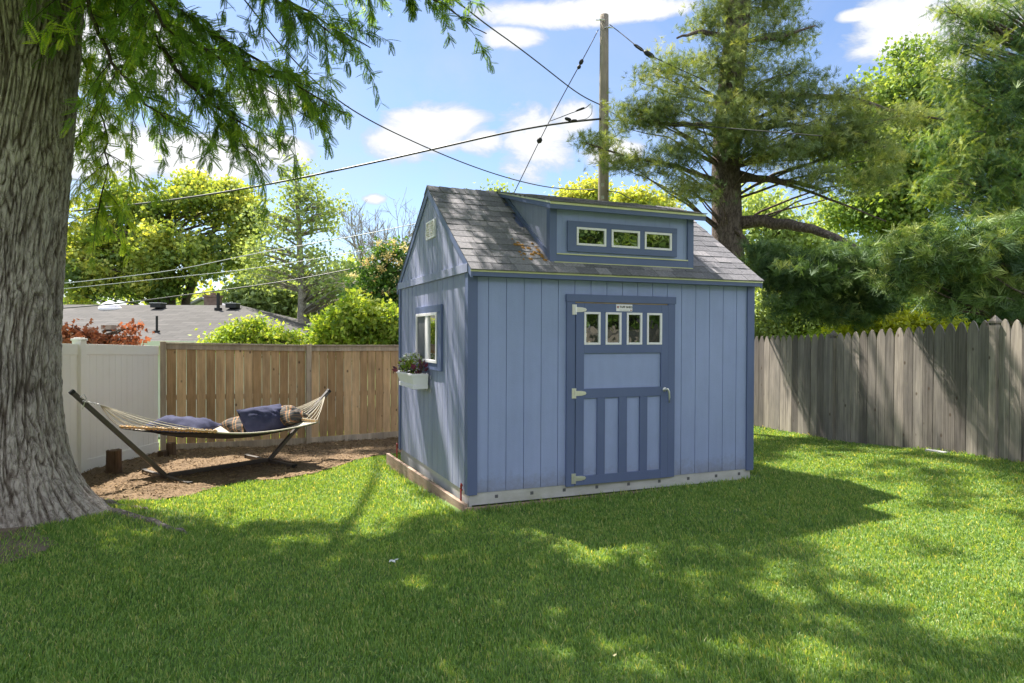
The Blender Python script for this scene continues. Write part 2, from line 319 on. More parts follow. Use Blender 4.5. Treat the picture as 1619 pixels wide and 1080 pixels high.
# ------------------------------------------------------------------ ground
MULCH_PX = [(140,797),(176,795),(217,794),(262,792),(301,785),(336,774),(389,762),(442,760),(494,751),(530,740),(565,728),(600,722),(632,718)]
MULCH = [tuple(gp(*p)[:2]) for p in MULCH_PX]
MULCH_POLY = MULCH+[(1.2,3.2),(3.9,3.3),(4.2,4.6),(7.0,5.3),(7.3,7.6),(.86,6.8),(-3.36,6.15),(-4.25,6.1),(-4.3,3.),(-4.5,1.2)]
def in_poly(x, y, poly):
    x = np.asarray(x); y = np.asarray(y); c = np.zeros(x.shape, bool); n = len(poly)
    for i in range(n):
        x0, y0 = poly[i]; x1, y1 = poly[(i+1) % n]
        c ^= ((y0 > y) != (y1 > y)) & (x < (x1-x0)*(y-y0)/((y1-y0) or 1e-9)+x0)
    return c
def grid_ground():
    def axis(a, b, step, far):
        c = np.arange(a, b+1e-6, step); g = [b]; s = step
        while g[-1] < far: s *= 1.35; g.append(g[-1]+s)
        h = [a]; s = step
        while h[-1] > -far: s *= 1.35; h.append(h[-1]-s)
        return np.concatenate([h[1:][::-1], c, g[1:]])
    X = axis(-7, 9, .12, 400); Y = axis(-7, 9, .12, 400); XX, YY = np.meshgrid(X, Y); ZZ = gz(XX, YY)
    ZZ = ZZ+.006*np.sin(XX*3.1+YY*1.7)*np.cos(YY*2.6)
    mul = in_poly(XX, YY, MULCH_POLY)
    ZZ = ZZ+mul*.02*np.sin(XX*7+YY*3)*np.sin(YY*9-XX*2)-mul*.01
    V = np.stack([XX, YY, ZZ], -1).reshape(-1, 3); nx, ny = len(X), len(Y)
    i = np.arange(ny-1)[:, None]*nx+np.arange(nx-1); F = np.stack([i, i+1, i+nx+1, i+nx], -1).reshape(-1, 4)
    return V, F
def lawn_soil_mat():
    m, nt, out = new_mat('lawn_soil'); p = N(nt, 'ShaderNodeBsdfPrincipled'); L(nt, p.outputs[0], out.inputs[0])
    c = ramp(nt, noise(nt, coords(nt), 9, 6, .7), [(.3,(.07,.12,.025)),(.6,(.12,.18,.045)),(.8,(.19,.19,.08))])
    L(nt, c, p.inputs['Base Color']); p.inputs['Roughness'].default_value = 1; return m
def mulch_mat():
    m, nt, out = new_mat('bark_mulch'); p = N(nt, 'ShaderNodeBsdfPrincipled'); L(nt, p.outputs[0], out.inputs[0])
    v = coords(nt); n1 = noise(nt, v, 45, 8, .75); n2 = noise(nt, v, 2.5, 4)
    c = ramp(nt, n1, [(.3,(.06,.036,.02)),(.5,(.17,.11,.058)),(.72,(.34,.235,.135))]); c = mixc(nt, 1., c, ramp(nt, n2, [(.3,(.75,.72,.7)),(.7,(1.2,1.2,1.2))]), 'MULTIPLY')
    L(nt, c, p.inputs['Base Color']); p.inputs['Roughness'].default_value = 1
    b = N(nt, 'ShaderNodeBump'); b.inputs['Strength'].default_value = 1; b.inputs['Distance'].default_value = .02; L(nt, n1, b.inputs['Height']); L(nt, b.outputs[0], p.inputs['Normal']); return m
V, F = grid_ground()
lawn = np_mesh('lawn_ground', V, F, lawn_soil_mat(), smooth=True); tag(lawn, kind='structure')
def patch(poly, step, lift, bumpy):
    P = np.array(poly); xs = np.arange(P[:,0].min()-step, P[:,0].max()+step, step); ys = np.arange(P[:,1].min()-step, P[:,1].max()+step, step)
    XX, YY = np.meshgrid(xs, ys); ZZ = gz(XX, YY)+lift+bumpy*(np.sin(XX*9.3+YY*4)*np.sin(YY*11-XX*3)+.6*np.sin(XX*23+YY*17)); nx = len(xs)
    i = (np.arange(len(ys)-1)[:, None]*nx+np.arange(nx-1)).ravel(); cx = XX.ravel()[i]+step/2; cy = YY.ravel()[i]+step/2
    i = i[in_poly(cx, cy, poly)]
    return np.stack([XX, YY, ZZ], -1).reshape(-1, 3), np.stack([i, i+1, i+nx+1, i+nx], -1)
V, F = patch(MULCH_POLY, .05, .022, .012)
tag(np_mesh('mulch_bed', V, F, mulch_mat(), smooth=True), kind='structure')
DIRT = [tuple(gp(*p)[:2]) for p in [(-160,835),(-60,905),(10,893),(60,878),(88,862),(60,845)]]+[(TRX+.3,TRY),(TRX-1.2,TRY)]
V, F = patch(DIRT, .05, .016, .006)
dm = surf('bare_dirt', (.12,.085,.062), (.23,.175,.135), 9, rough=1, bump=.9, bscale=50, bdist=.01)
tag(np_mesh('bare_dirt', V, F, dm, smooth=True), kind='structure')

# ------------------------------------------------------------------ instancing of small templates
def basis(D, roll):
    """rotation matrices whose +x column is D, random roll"""
    D = D/np.linalg.norm(D, axis=1, keepdims=True); ref = np.where(np.abs(D[:, 2:3]) > .95, [[1., 0, 0]], [[0, 0, 1.]])
    A = np.cross(ref, D); A /= np.linalg.norm(A, axis=1, keepdims=True); B = np.cross(D, A)
    c = np.cos(roll)[:, None]; s = np.sin(roll)[:, None]
    return np.stack([D, A*c+B*s, -A*s+B*c], 2)
def scatter(tv, tf, P, R, S, T, jitter=0.):
    n = len(P); nv = len(tv); W = np.einsum('nij,vj->nvi', R, tv)*S.reshape(n, 1, -1)+P[:, None, :]
    F = (tf[None]+(np.arange(n)*nv)[:, None, None]).reshape(-1, tf.shape[1]); t = np.repeat(T, len(tf))
    if jitter: t = t+RNG.normal(0, jitter, len(t))
    return W.reshape(-1, 3), F, np.clip(t, 0, 1)
def cat(parts):
    off = 0; Vs = []; Fs = []; Ts = []
    for v, f, t in parts: Vs.append(v); Fs.append(f+off); Ts.append(t); off += len(v)
    return np.concatenate(Vs), np.concatenate(Fs), np.concatenate(Ts)
def rdir(n, up=0., down=0.):
    d = RNG.normal(size=(n, 3)); d /= np.linalg.norm(d, axis=1, keepdims=True); d[:, 2] += up-down; return d/np.linalg.norm(d, axis=1, keepdims=True)
LEAF = (np.array([(0,0,0),(.45,.30,.05),(1,0,-.06),(.45,-.30,.05)], float), np.array([(0,1,2,3)]))
def maple_leaf():
    v = [(0,0,0),(.25,.42,.03),(.55,.22,0),(1,0,-.08),(.55,-.22,0),(.25,-.42,.03),(.5,.5,-.02),(.5,-.5,-.02)]
    return np.array(v, float), np.array([(0,1,6,2),(0,2,3,4),(0,4,7,5)])
MLEAF = maple_leaf()
def tuft(nn=14, w=.018, spread=.9):
    v = []; f = []; r = random.Random(3)
    for i in range(nn):
        a = r.uniform(0, 2*PI); s = r.uniform(.15, spread); d = np.array([math.cos(s), math.sin(s)*math.cos(a), math.sin(s)*math.sin(a)]); l = r.uniform(.75, 1.1)
        o = np.cross(d, (r.random(), r.random(), r.random())); o /= np.linalg.norm(o); k = len(v)
        b = d*.02+np.array([r.uniform(-.45,.0),0,0]); tip = b+d*l+np.array([0,0,-.10*l])
        v += [b-o*w, b+o*w, tip+o*w*.4, tip-o*w*.4]; f.append((k, k+1, k+2, k+3))
    return np.array(v), np.array(f)
TUFT = tuft(15, .026, 1.05)
def spruce_sprig():
    v = []; f = []; r = random.Random(5)
    for i in range(26):
        t = i/26; s = 1 if i % 2 else -1; a = r.uniform(-.6, .6); b = np.array([t, 0, -.1*t*t]); d = np.array([.16, s*.15*math.cos(a), .10*math.sin(a)+.03])*(1.15-.5*t); o = np.array([.022, 0, .0]); k = len(v)
        v += [b-o, b+o, b+d+o*.3, b+d-o*.3]; f.append((k, k+1, k+2, k+3))
    return np.array(v), np.array(f)
SPRIG = spruce_sprig()
def frond(pairs=10):
    v = []; f = []
    for i in range(pairs):
        t = (i+1)/(pairs+.5); sz = .19*math.sin(PI*(.18+.75*t))+.07
        for s in (-1, 1):
            b = np.array([t, s*.008, -.22*t*t]); d = np.array([.42, s*.9, -.22]); d /= np.linalg.norm(d); o = np.array([.9, -s*.42, 0])*.046; k = len(v)
            v += [b, b+d*sz*.5+o, b+d*sz, b+d*sz*.5-o]; f.append((k, k+1, k+2, k+3))
    k = len(v); v += [(0,.004,0),(0,-.004,0),(1,-.002,-.22),(1,.002,-.22)]; f.append((k, k+1, k+2, k+3))
    return np.array(v), np.array(f)
FROND = frond()

# ------------------------------------------------------------------ generic tree
def bez(p0, p1, p2, n):
    t = np.linspace(0, 1, n)[:, None]; return (1-t)**2*p0+2*t*(1-t)*p1+t*t*p2
def branch_paths(trunk, targets, droop=.0, n=6, lift=.35, hook=.25):
    """from each target back to a sensible point of the trunk polyline (trunk: array of points upward)"""
    out = []
    T = np.array(trunk, float)
    for q in targets:
        d = np.linalg.norm(T[:, :2]-q[:2], axis=1); want = q[2]-lift*d.min()
        i = int(np.argmin(np.abs(T[:, 2]-want)+.15*d)); p = T[i]
        mid = (p+q)/2+np.array([0, 0, hook*np.linalg.norm(q-p)*.4])+RNG.normal(0, .06*np.linalg.norm(q-p), 3)
        pts = bez(p, mid, q, n); pts[1:-1] += RNG.normal(0, .012*np.linalg.norm(q-p), (n-2, 3)); out.append(pts)
    return out
def densify(pts, n):
    pts = np.array(pts, float); seg = np.r_[0, np.cumsum(np.linalg.norm(np.diff(pts, axis=0), axis=1))]; t = np.linspace(0, seg[-1], n)
    return np.stack([np.interp(t, seg, pts[:, k]) for k in range(3)], 1)
def blob_points(blobs, n):
    """blobs: (centre, (rx along view-right, ry depth, rz up), weight)"""
    w = np.array([b[2] for b in blobs], float); w /= w.sum(); idx = RNG.choice(len(blobs), n, p=w); P = np.zeros((n, 3))
    u = rdir(n)*(RNG.random(n)**.45)[:, None]; hr = np.array([_rt[0], _rt[1], 0]); hf = np.array([-_rt[1], _rt[0], 0])
    for i, b in enumerate(blobs):
        k = idx == i; c, r = np.array(b[0], float), b[1]
        P[k] = c+u[k][:, :1]*r[0]*hr+u[k][:, 1:2]*r[1]*hf+u[k][:, 2:]*r[2]*np.array([0, 0, 1])
    return P
def px_blob(px, py, d, rx, rz, depth=None, w=1.):
    s = d/FPX; return (at(px, py, d), (rx*s, (depth if depth else (rx+rz)/2*s), rz*s), w)
def crown(centres, per, spread, size, tmpl, cl_tint=.5, tvar=.18, down=.3, up=0., flat=.7, szvar=.35, dirs=None, lt=.12):
    n = len(centres); C = np.repeat(centres, per, 0); off = RNG.normal(0, 1, (n*per, 3))*spread; off[:, 2] *= flat
    P = C+off; D = rdir(n*per, up=up, down=down)
    if dirs is not None: D = D*.55+np.repeat(dirs, per, 0); 
    R = basis(D, RNG.uniform(0, 2*PI, n*per)); S = size*(1+RNG.uniform(-szvar, szvar, n*per))
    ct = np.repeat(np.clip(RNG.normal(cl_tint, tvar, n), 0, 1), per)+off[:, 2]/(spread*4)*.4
    return scatter(tmpl[0], tmpl[1], P, R, S, np.clip(ct+RNG.normal(0, lt, n*per), 0, 1))
def tree(name, label, catg, base, trunk, trunk_r, blobs, ncl, per, spread, size, tmpl, lm, bm, group=None, tint=.5, extra=None, tw=None, limb=.05, branch_frac=.5, **kw):
    root = thing(name, label, catg, tuple(base), group)
    T = densify(trunk, 24); mb = MB(); r = np.linspace(trunk_r[0], trunk_r[1], 24); r[0] *= 1.25; r[1] *= 1.08
    mb.tube(T+RNG.normal(0, .006, T.shape), r, 14); mb.build('trunk', M[bm], root, smooth=True)
    C = blob_points(blobs, ncl); lo = C[:, 2] < T[1, 2]+.2; C = C[~lo] if (~lo).sum() > 5 else C
    bt = MB(); k = max(4, int(len(C)*branch_frac))
    for pts in branch_paths(T[3:], C[:k]):
        Ld = np.linalg.norm(pts[-1]-pts[0]); r0 = min(limb, .012+.014*Ld); bt.tube(pts, np.linspace(r0, .006, len(pts)), 5, cap=False)
    if extra:
        for pts, r0, r1 in extra: bt.tube(densify(pts, 12)+RNG.normal(0, r0*.12, (12, 3)), np.linspace(r0, r1, 12), 8)
    bt.build('limbs', M[bm], root, smooth=True)
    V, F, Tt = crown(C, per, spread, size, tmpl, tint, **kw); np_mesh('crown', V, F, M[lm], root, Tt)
    return root
def ground_base(px, d):
    p = at(px, 528, d); return np.array([p[0], p[1], g1(p[0], p[1])])

# ================================================================== SHED
W_, D_ = 3.69, 3.05; EZ, EY, RZ, RY = 2.553, -.142, 3.704, 1.525
SL = (RZ-EZ)/(RY-EY)
def rz_(y): return EZ+SL*(y-EY) if y <= RY else RZ-SL*(y-RY)
shed = thing('garden_shed', 'blue wooden garden shed with dark blue trim, a shingled gable roof and a windowed dormer', 'shed', (0, 0, .08))
# siding: boards with real grooves
def siding_x(mb, x0, x1, y, z0, z1, face, g0, pitch=.2032, gw=.007, th=.012):
    xs = [x0]; x = g0
    while x < x1-.01:
        if x > x0+.01: xs += [x-gw/2, x+gw/2]
        x += pitch
    xs.append(x1)
    for i in range(0, len(xs), 2): mb.box(xs[i], xs[i+1], *sorted((y, y-face*th)), z0, z1)
def siding_y(mb, y0, y1, x, zf, face, g0, z0, pitch=.2032, gw=.012, th=.014):
    ys = [y0]; y = g0
    while y < y1-.01:
        if y > y0+.01: ys += [y-gw/2, y+gw/2]
        y += pitch
    ys.append(y1)
    for i in range(0, len(ys), 2):
        a, b = ys[i], ys[i+1]; cuts = [a, b] if not a < RY < b else [a, RY, b]
        for c, d in zip(cuts[:-1], cuts[1:]):
            xa, xb = sorted((x, x-face*th)); za = zf(c) if callable(zf) else zf; zb = zf(d) if callable(zf) else zf
            mb.add([(xa,c,z0),(xb,c,z0),(xb,d,z0),(xa,d,z0),(xa,c,za),(xb,c,za),(xb,d,zb),(xa,d,zb)], [(0,3,2,1),(4,5,6,7),(0,1,5,4),(1,2,6,5),(2,3,7,6),(3,0,4,7)])
b = MB()
siding_x(b, .06, W_-.06, -.012, .222, 2.60, -1, .205)
siding_x(b, .0, W_, D_+.012, .222, 2.60, 1, .205)
b.box(.0, W_, .0, D_, .222, 2.60)                     # wall core behind the boards
b.build('wall', M['siding'], shed)
for xw, sg in ((-.012, -1), (W_+.012, 1)):
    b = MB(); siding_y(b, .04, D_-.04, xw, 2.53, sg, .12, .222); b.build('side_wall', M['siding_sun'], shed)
gf = lambda y: rz_(y)-.075
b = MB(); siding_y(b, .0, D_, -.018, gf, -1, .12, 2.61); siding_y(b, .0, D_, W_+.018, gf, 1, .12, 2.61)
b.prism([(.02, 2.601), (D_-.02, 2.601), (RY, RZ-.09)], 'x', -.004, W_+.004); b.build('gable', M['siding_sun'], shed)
b = MB()
for (x0, x1) in ((-.014, .078), (W_-.078, W_+.014)):
    b.box(x0, x1, -.034, -.0115, .205, 2.55); b.box(x0, x1, D_+.0115, D_+.034, .205, 2.55)
for s, x in ((-1, -.0), (1, W_)):
    xa, xb = sorted((x+s*.0115, x+s*.03))
    b.box(xa, xb, -.0335, .06, .207, 2.518); b.box(xa, xb, D_-.06, D_+.0335, .207, 2.518)
b.build_each('corner_board', M['trim'], shed, bevel=.002)
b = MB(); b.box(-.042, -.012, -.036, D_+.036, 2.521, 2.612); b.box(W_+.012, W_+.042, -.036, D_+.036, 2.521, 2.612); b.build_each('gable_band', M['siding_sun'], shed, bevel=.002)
b = MB(); b.box(-.012, -.0, .03, D_-.03, .16, .222); 
# roof deck, fascia, drip edge
b = MB(); X0, X1 = -.034, W_+.05
for sgn in (-1, 1):
    prof = [(RY, RZ-.012), (RY, RZ-.075), (RY+sgn*(RY-EY)*.985, EZ-.055), (RY+sgn*(RY-EY)*.985, EZ+.0)]
    b.prism(prof, 'x', X0+.03, X1-.03)
b.build('roof_deck', M['trim'], shed)
b = MB()
for x0, x1 in ((X0, X0+.022), (X1-.022, X1)):
    for sgn in (-1, 1):
        b.prism([(RY, RZ-.013), (RY, RZ-.118), (RY+sgn*(RY-EY)*1.0, EZ-.10), (RY+sgn*(RY-EY)*1.0, EZ-.012)], 'x', x0, x1)
b.box(X0+.022, X1-.022, EY+.004, EY+.026, EZ-.078, EZ-.012)
b.box(X0+.022, X1-.022, 2*RY-EY-.026, 2*RY-EY-.004, EZ-.078, EZ-.012)
b.build_each('fascia', M['trim'], shed, bevel=.002)
b = MB(); b.box(X0-.004, X1+.004, EY-.005, EY+.0035, EZ-.033, EZ-.011); b.build('drip_edge', M['drip'], shed)
b = MB(); b.box(X0+.022, X1-.022, EY+.027, -.0125, EZ-.075, EZ-.062); b.build('soffit', M['trim'], shed)
# shingles
def shingles(mb, x0, x1, ya, za, yb, zb, courses, rr, skip=None, tabw=(.11,.28)):
    """from the eave (ya,za) up to the ridge (yb,zb)"""
    Ls = math.hypot(yb-ya, zb-za); dy, dz = (yb-ya)/Ls, (zb-za)/Ls; ny, nz = -dz, dy
    if nz < 0: ny, nz = -ny, -nz
    e = Ls/courses
    for c in range(courses):
        x = x0-rr.uniform(0, .0); 
        while x < x1-.005:
            w = rr.uniform(*tabw); xe = min(x1, x+w)
            if xe > x1-.06: xe = x1
            s0, s1 = c*e-.012, (c+1)*e+.04; s1 = min(s1, Ls+.002)
            th = .011+rr.choice((0, 0, .004)); jit = rr.uniform(-.004, .004) if 0 < c else 0
            if not (skip and skip((x+xe)/2, ya+dy*(s0+s1)/2)):
                def P(s, h): return (ya+dy*s+ny*h, za+dz*s+nz*h)
                a = P(s0+jit, .0); b_ = P(s0+jit, th); c_ = P(s1, .006+.0008*c % 3*.0005); d = P(s1, -.001)
                mb.add([(x,*a),(xe-.003,*a),(xe-.003,*b_),(x,*b_),(x,*d),(xe-.003,*d),(xe-.003,*c_),(x,*c_)],
                    [(0,1,2,3),(3,2,6,7),(0,3,7,4),(1,5,6,2),(0,4,5,1),(4,7,6,5)], rr.random())
            x = xe
rr = random.Random(4); b = MB()
DX0, DX1 = .937, 2.842                                   # dormer faces
skipd = lambda x, y: (DX0+.02 < x < DX1-.02) and y > .13 and y < RY
shingles(b, X0-.006, X1+.006, EY-.010, EZ-.01, RY, RZ-.004, 14, rr, skipd)
shingles(b, X0-.006, X1+.006, 2*RY-EY+.010, EZ-.01, RY, RZ-.004, 14, rr)
xx = X0-.008
while xx < X1:                                           # ridge caps
    xe = min(xx+.16, X1+.008); t = rr.random(); h = rr.uniform(.006, .010)
    for sg in (-1, 1):
        b.add([(xx,RY,RZ+.012+h),(xe+.02,RY,RZ+.012),(xe+.02,RY+sg*.13,RZ+.012-.13*SL),(xx,RY+sg*.13,RZ+.012+h-.13*SL),
               (xx,RY,RZ+.0),(xe+.02,RY,RZ+.0),(xe+.02,RY+sg*.13,RZ-.13*SL),(xx,RY+sg*.13,RZ-.13*SL)], [(0,1,2,3),(4,7,6,5),(0,3,7,4),(3,2,6,7),(1,5,6,2)], t)
    xx = xe
b.build('roof', M['shingle'], shed)
b = MB(); r5 = random.Random(8)
for i in range(26):
    y = r5.uniform(.02, .42); x = DX0-.05-r5.random()**2*.28; z = rz_(y)+.016; n = r5.randint(5, 7); s = r5.uniform(.012, .035)
    vs = [(x+s*math.cos(2*PI*k/n)*r5.uniform(.6,1.2), y+s*math.sin(2*PI*k/n)*r5.uniform(.6,1.2)*.8, z+SL*s*math.sin(2*PI*k/n)*.8) for k in range(n)]
    b.add(vs+[(x, y, z+.012)], [(k, (k+1) % n, n) for k in range(n)])
b.build_each('lichen', M['lichen'], shed)
# ---- dormer
DY = .058
dm_ = MB()
siding_x(dm_, DX0+.07, DX1-.07, DY+.0, 2.70, 3.30, -1, DX0+.155)
dm_.prism([(DY+.003, 2.68), (RY-.04, RZ-.06), (DY+.003, 3.27)], 'x', DX0+.075, DX1-.075)
dormer = dm_.build('dormer', M['siding'], shed)
for xa_, xb_ in ((DX0+.014, DX0+.055), (DX1-.055, DX1-.014)):
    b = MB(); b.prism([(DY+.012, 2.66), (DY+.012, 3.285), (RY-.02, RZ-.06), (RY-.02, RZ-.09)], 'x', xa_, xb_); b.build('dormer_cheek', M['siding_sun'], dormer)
b = MB()
for x0, x1 in ((DX0, DX0+.082), (DX1-.082, DX1)): b.box(x0, x1, DY-.026, DY+.0, 2.672, 3.262)
for x0, x1 in ((DX0-.0015, DX0+.0135), (DX1-.0135, DX1+.0015)): b.box(x0, x1, DY-.0255, DY+.065, 2.69, 3.262)
# raking trim where cheek meets the roof
for x in (DX0-.002, DX1-.014):
    b.prism([(DY+.065, rz_(DY+.065)+.01), (DY+.065, rz_(DY+.065)+.075), (RY-.25, RZ-.25*SL+.06), (RY-.12, RZ-.12*SL+.005)], 'x', x, x+.0155)
b.box(DX0+.082, DX1-.082, DY-.024, DY-.0005, 2.685, 2.762)
b.build('dormer_trim', M['trim'], dormer, bevel=.002)
b = MB(); b.box(DX0+.083, DX1-.083, DY-.032, DY-.0125, 2.763, 2.776); b.box(DX0+.05, DX1-.02, DY-.045, DY-.0245, 2.672, 2.681); b.build('flashing', M['drip'], dormer)
# dormer roof
RX0, RX1, RF = .888, 2.935, -.075
ZF = 3.325; ZS = (RZ+.02-ZF)/(RY-RF); dzf = lambda y: ZF+ZS*(y-RF)
b = MB()
b.prism([(RF+.02, dzf(RF)-.022), (RF+.02, dzf(RF)-.055), (RY-.1, RZ-.06), (RY, RZ-.0)], 'x', RX0+.022, RX1-.022)
b.box(RX0+.022, RX1-.022, RF, RF+.02, ZF-.085, ZF-.012)
for x in (RX0, RX1-.022): b.prism([(RF, ZF-.088), (RF, ZF-.012), (RY-.02, dzf(RY)-.012), (RY-.13, rz_(RY-.13)+.012)], 'x', x, x+.022)
b.build_each('dormer_fascia', M['trim'], dormer, bevel=.002)
b = MB(); b.box(RX0-.004, RX1+.004, RF-.006, RF-.0005, ZF-.036, ZF-.010)
b.prism([(RF, ZF-.028), (RF, ZF-.008), (RY-.05, dzf(RY-.05)-.008), (RY-.05, dzf(RY-.05)-.026)], 'x', RX0-.005, RX0-.0005)
b.build('dormer_drip_edge', M['drip'], dormer)
b = MB(); shingles(b, RX0-.008, RX1+.008, RF-.012, ZF-.008, RY+.02, RZ+.018, 12, rr); b.build('dormer_roof', M['shingle'], dormer)
def win(parent, x0, x1, z0, z1, y, fw=.024, name='window'):
    f = MB()
    f.box(x0, x0+fw, y-.02, y, z0, z1); f.box(x1-fw, x1, y-.02, y, z0, z1); f.box(x0+fw, x1-fw, y-.0195, y, z0, z0+fw); f.box(x0+fw, x1-fw, y-.0195, y, z1-fw, z1)
    o = f.build(name, M['white'], parent, bevel=.002)
    g = MB(); g.box(x0+fw, x1-fw, y-.006, y-.001, z0+fw, z1-fw); g.build('pane', M['glass'], o); return o
b = MB(); yb = DY-.0245                                # casing board round the three windows
zz = (2.802, 2.874, 3.078, 3.130)
b.box(1.150, 2.600, DY-.034, DY-.0125, zz[0], zz[1]-.001); b.box(1.150, 2.600, DY-.034, DY-.0125, zz[2]+.001, zz[3]+.01)
for a, c in ((1.150, 1.259), (1.637, 1.705), (2.083, 2.147), (2.532, 2.600)): b.box(a, c, DY-.033, DY-.0125, zz[1]-.001, zz[2]+.001)
b.build_each('window_casing', M['trim'], dormer, bevel=.002)
for a in (1.260, 1.706, 2.148): win(shed, a, a+.376, 2.874, 3.076, DY-.018)
# ---- door
df = MB(); y1, y0 = -.0125, -.040
df.box(1.112, 1.214, y0, y1, .205, 2.2405); df.box(2.437, 2.534, y0, y1, .212, 2.2405); df.box(1.104, 2.545, y0-.004, y1, 2.2415, 2.325)
df.build_each('door_frame', M['trim'], shed, bevel=.003)
b = MB(); b.box(1.22, 2.43, -.030, -.0125, 2.229, 2.2405); b.build('door_gap', M['brown_frame'], shed)
dp = MB(); dp.box(1.220, 2.432, -.026, -.0126, .213, 2.226); door = dp.build('door', M['siding'], shed)
b = MB(); ya, yb = -.048, -.0262
b.box(1.220, 1.322, ya, yb, .213, 2.226); b.box(2.334, 2.432, ya, yb, .213, 2.226)
b.box(1.322, 2.334, ya+.0005, yb, 2.132, 2.226); b.box(1.322, 2.334, ya+.0005, yb, 1.672, 1.768)
b.box(1.322, 2.334, ya+.0005, yb, 1.172, 1.280); b.box(1.322, 2.334, ya+.0005, yb, .213, .315)
for a, c in ((1.493, 1.592), (1.772, 1.880), (2.050, 2.152)): b.box(a, c, ya+.001, yb, .315, 1.172)
for a, c in ((1.528, 1.592), (1.798, 1.868), (2.076, 2.139)): b.box(a, c, ya+.001, yb, 1.768, 2.132)
b.build_each('door_rail', M['trim'], door, bevel=.003)
for a in (1.322, 1.5925, 1.8685, 2.1395): win(shed, a, a+.206, 1.768, 2.132, -.0305)
for hz in (2.155, 1.232, .292):
    b = MB(); b.box(1.174, 1.214, -.046, -.0405, hz-.056, hz+.056); b.tube([(1.216,-.052,hz-.056),(1.216,-.052,hz+.056)], .0075, 10)
    prof = [(1.222, hz-.028), (1.222, hz+.028), (1.29, hz+.026), (1.335, hz+.017), (1.350, hz), (1.335, hz-.017), (1.29, hz-.026)]
    b.prism(prof, 'y', -.055, -.0485)
    prof = [(1.23, hz-.014), (1.23, hz+.014), (1.29, hz+.013), (1.325, hz), (1.29, hz-.013)]; b.prism(prof, 'y', -.0565, -.0551)
    for q in (-.038, .038): b.tube([(1.192,-.046,hz+q),(1.192,-.049,hz+q)], .006, 8)
    b.build('hinge', M['hinge'], door, bevel=.002)
b = MB(); hz = 1.245; b.tube([(2.383,-.048,hz),(2.383,-.056,hz)], .026, 14); b.tube([(2.383,-.056,hz),(2.383,-.085,hz)], .011, 10)
b.tube([(2.375,-.085,hz+.008),(2.400,-.088,hz+.006),(2.420,-.088,hz-.03),(2.427,-.086,hz-.09),(2.424,-.084,hz-.155)], [.011,.013,.012,.010,.009], 10); b.build('door_handle', M['hinge'], door, smooth=True)
def text(s, size, loc, m, parent, rot=(PI/2,0,0), name='lettering', ext=.0006, bold=.0):
    cu = bpy.data.curves.new(name, 'FONT'); cu.body = s; cu.size = size; cu.align_x = 'LEFT'; cu.align_y = 'CENTER'; cu.extrude = ext; cu.offset = bold
    t = bpy.data.objects.new(name, cu); COL.objects.link(t); bpy.context.view_layer.update()
    me = bpy.data.meshes.new_from_object(t.evaluated_get(bpy.context.evaluated_depsgraph_get())); bpy.data.objects.remove(t)
    Rm = Matrix.Translation(Vector(loc)-origin(parent)) @ Matrix.Rotation(rot[0], 4, 'X'); me.transform(Rm); me.materials.clear(); me.materials.append(m)
    o = bpy.data.objects.new(name, me); COL.objects.link(o); o.parent = parent; return o
b = MB(); b.box(1.726, 1.938, -.0515, -.0485, 2.146, 2.2225); sign = b.build('sign_plate', M['white'], shed, bevel=.001)
text('TUFF SHED', .0335, (1.770, -.0520, 2.193), M['black'], sign, bold=.0011)
b = MB()
for i in range(2):
    for j in range(2): b.box(1.736+i*.014, 1.747+i*.014, -.0525, -.0516, 2.180+j*.014, 2.191+j*.014)
b.box(1.908, 1.930, -.0525, -.0516, 2.154, 2.164); b.build('emblem', M['red'], sign)
b = MB()
for i in range(9): b.box(1.772+i*.014, 1.782+i*.014, -.0523, -.0516, 2.157, 2.161)
b.build('small_print', M['screen'], sign)
# ---- side window (on x = 0, facing -x)
b = MB(); xa, xb = -.040, -.0125
b.box(xa-.004, xb, .905, 2.07, 2.138, 2.226); b.box(xa, xb, .905, .992+.075, 1.445, 2.1375); b.box(xa, xb, 2.022, 2.06, 1.445, 2.1375); b.box(xa-.002, xb, 1.067, 2.022, 1.445, 1.530)
b.build('side_window_casing', M['trim'], shed, bevel=.003)
b = MB(); X = (-.052, -.0126)
b.box(*X, 1.068, 1.105, 1.531, 2.137); b.box(*X, 1.985, 2.021, 1.531, 2.137); b.box(*X, 1.105, 1.985, 1.531, 1.566); b.box(*X, 1.105, 1.985, 2.102, 2.137)
b.box(-.047, X[1], 1.455, 1.55, 1.566, 2.102); b.box(-.042, X[1], 1.55, 1.60, 1.566, 2.102); b.box(-.044, X[1], 1.105, 1.128, 1.566, 2.102)
sw = b.build('side_window', M['white'], shed, bevel=.003)
b = MB(); b.box(-.028, -.022, 1.128, 1.455, 1.566, 2.102); b.build('pane', M['glass'], sw)
b = MB(); b.box(-.034, -.028, 1.60, 1.985, 1.566, 2.102); b.build('screen_panel', M['screen'], sw)
# ---- gable vent
b = MB(); b.box(-.040, -.0185, 1.20, 1.225, 3.045, 3.262); b.box(-.040, -.0185, 1.555, 1.58, 3.045, 3.262); b.box(-.040, -.0185, 1.225, 1.555, 3.045, 3.068); b.box(-.040, -.0185, 1.225, 1.555, 3.24, 3.262); b.box(-.022, -.0186, 1.225, 1.555, 3.068, 3.24)
b.box(-.038, -.0185, 1.375, 1.405, 3.068, 3.24)
for k in range(6): b.obox((-.03, 1.39, 3.082+k*.029), (.008, 0, -.006), (0, .165, 0), (.001, 0, .0015))
b.build('gable_vent', M['white'], shed)
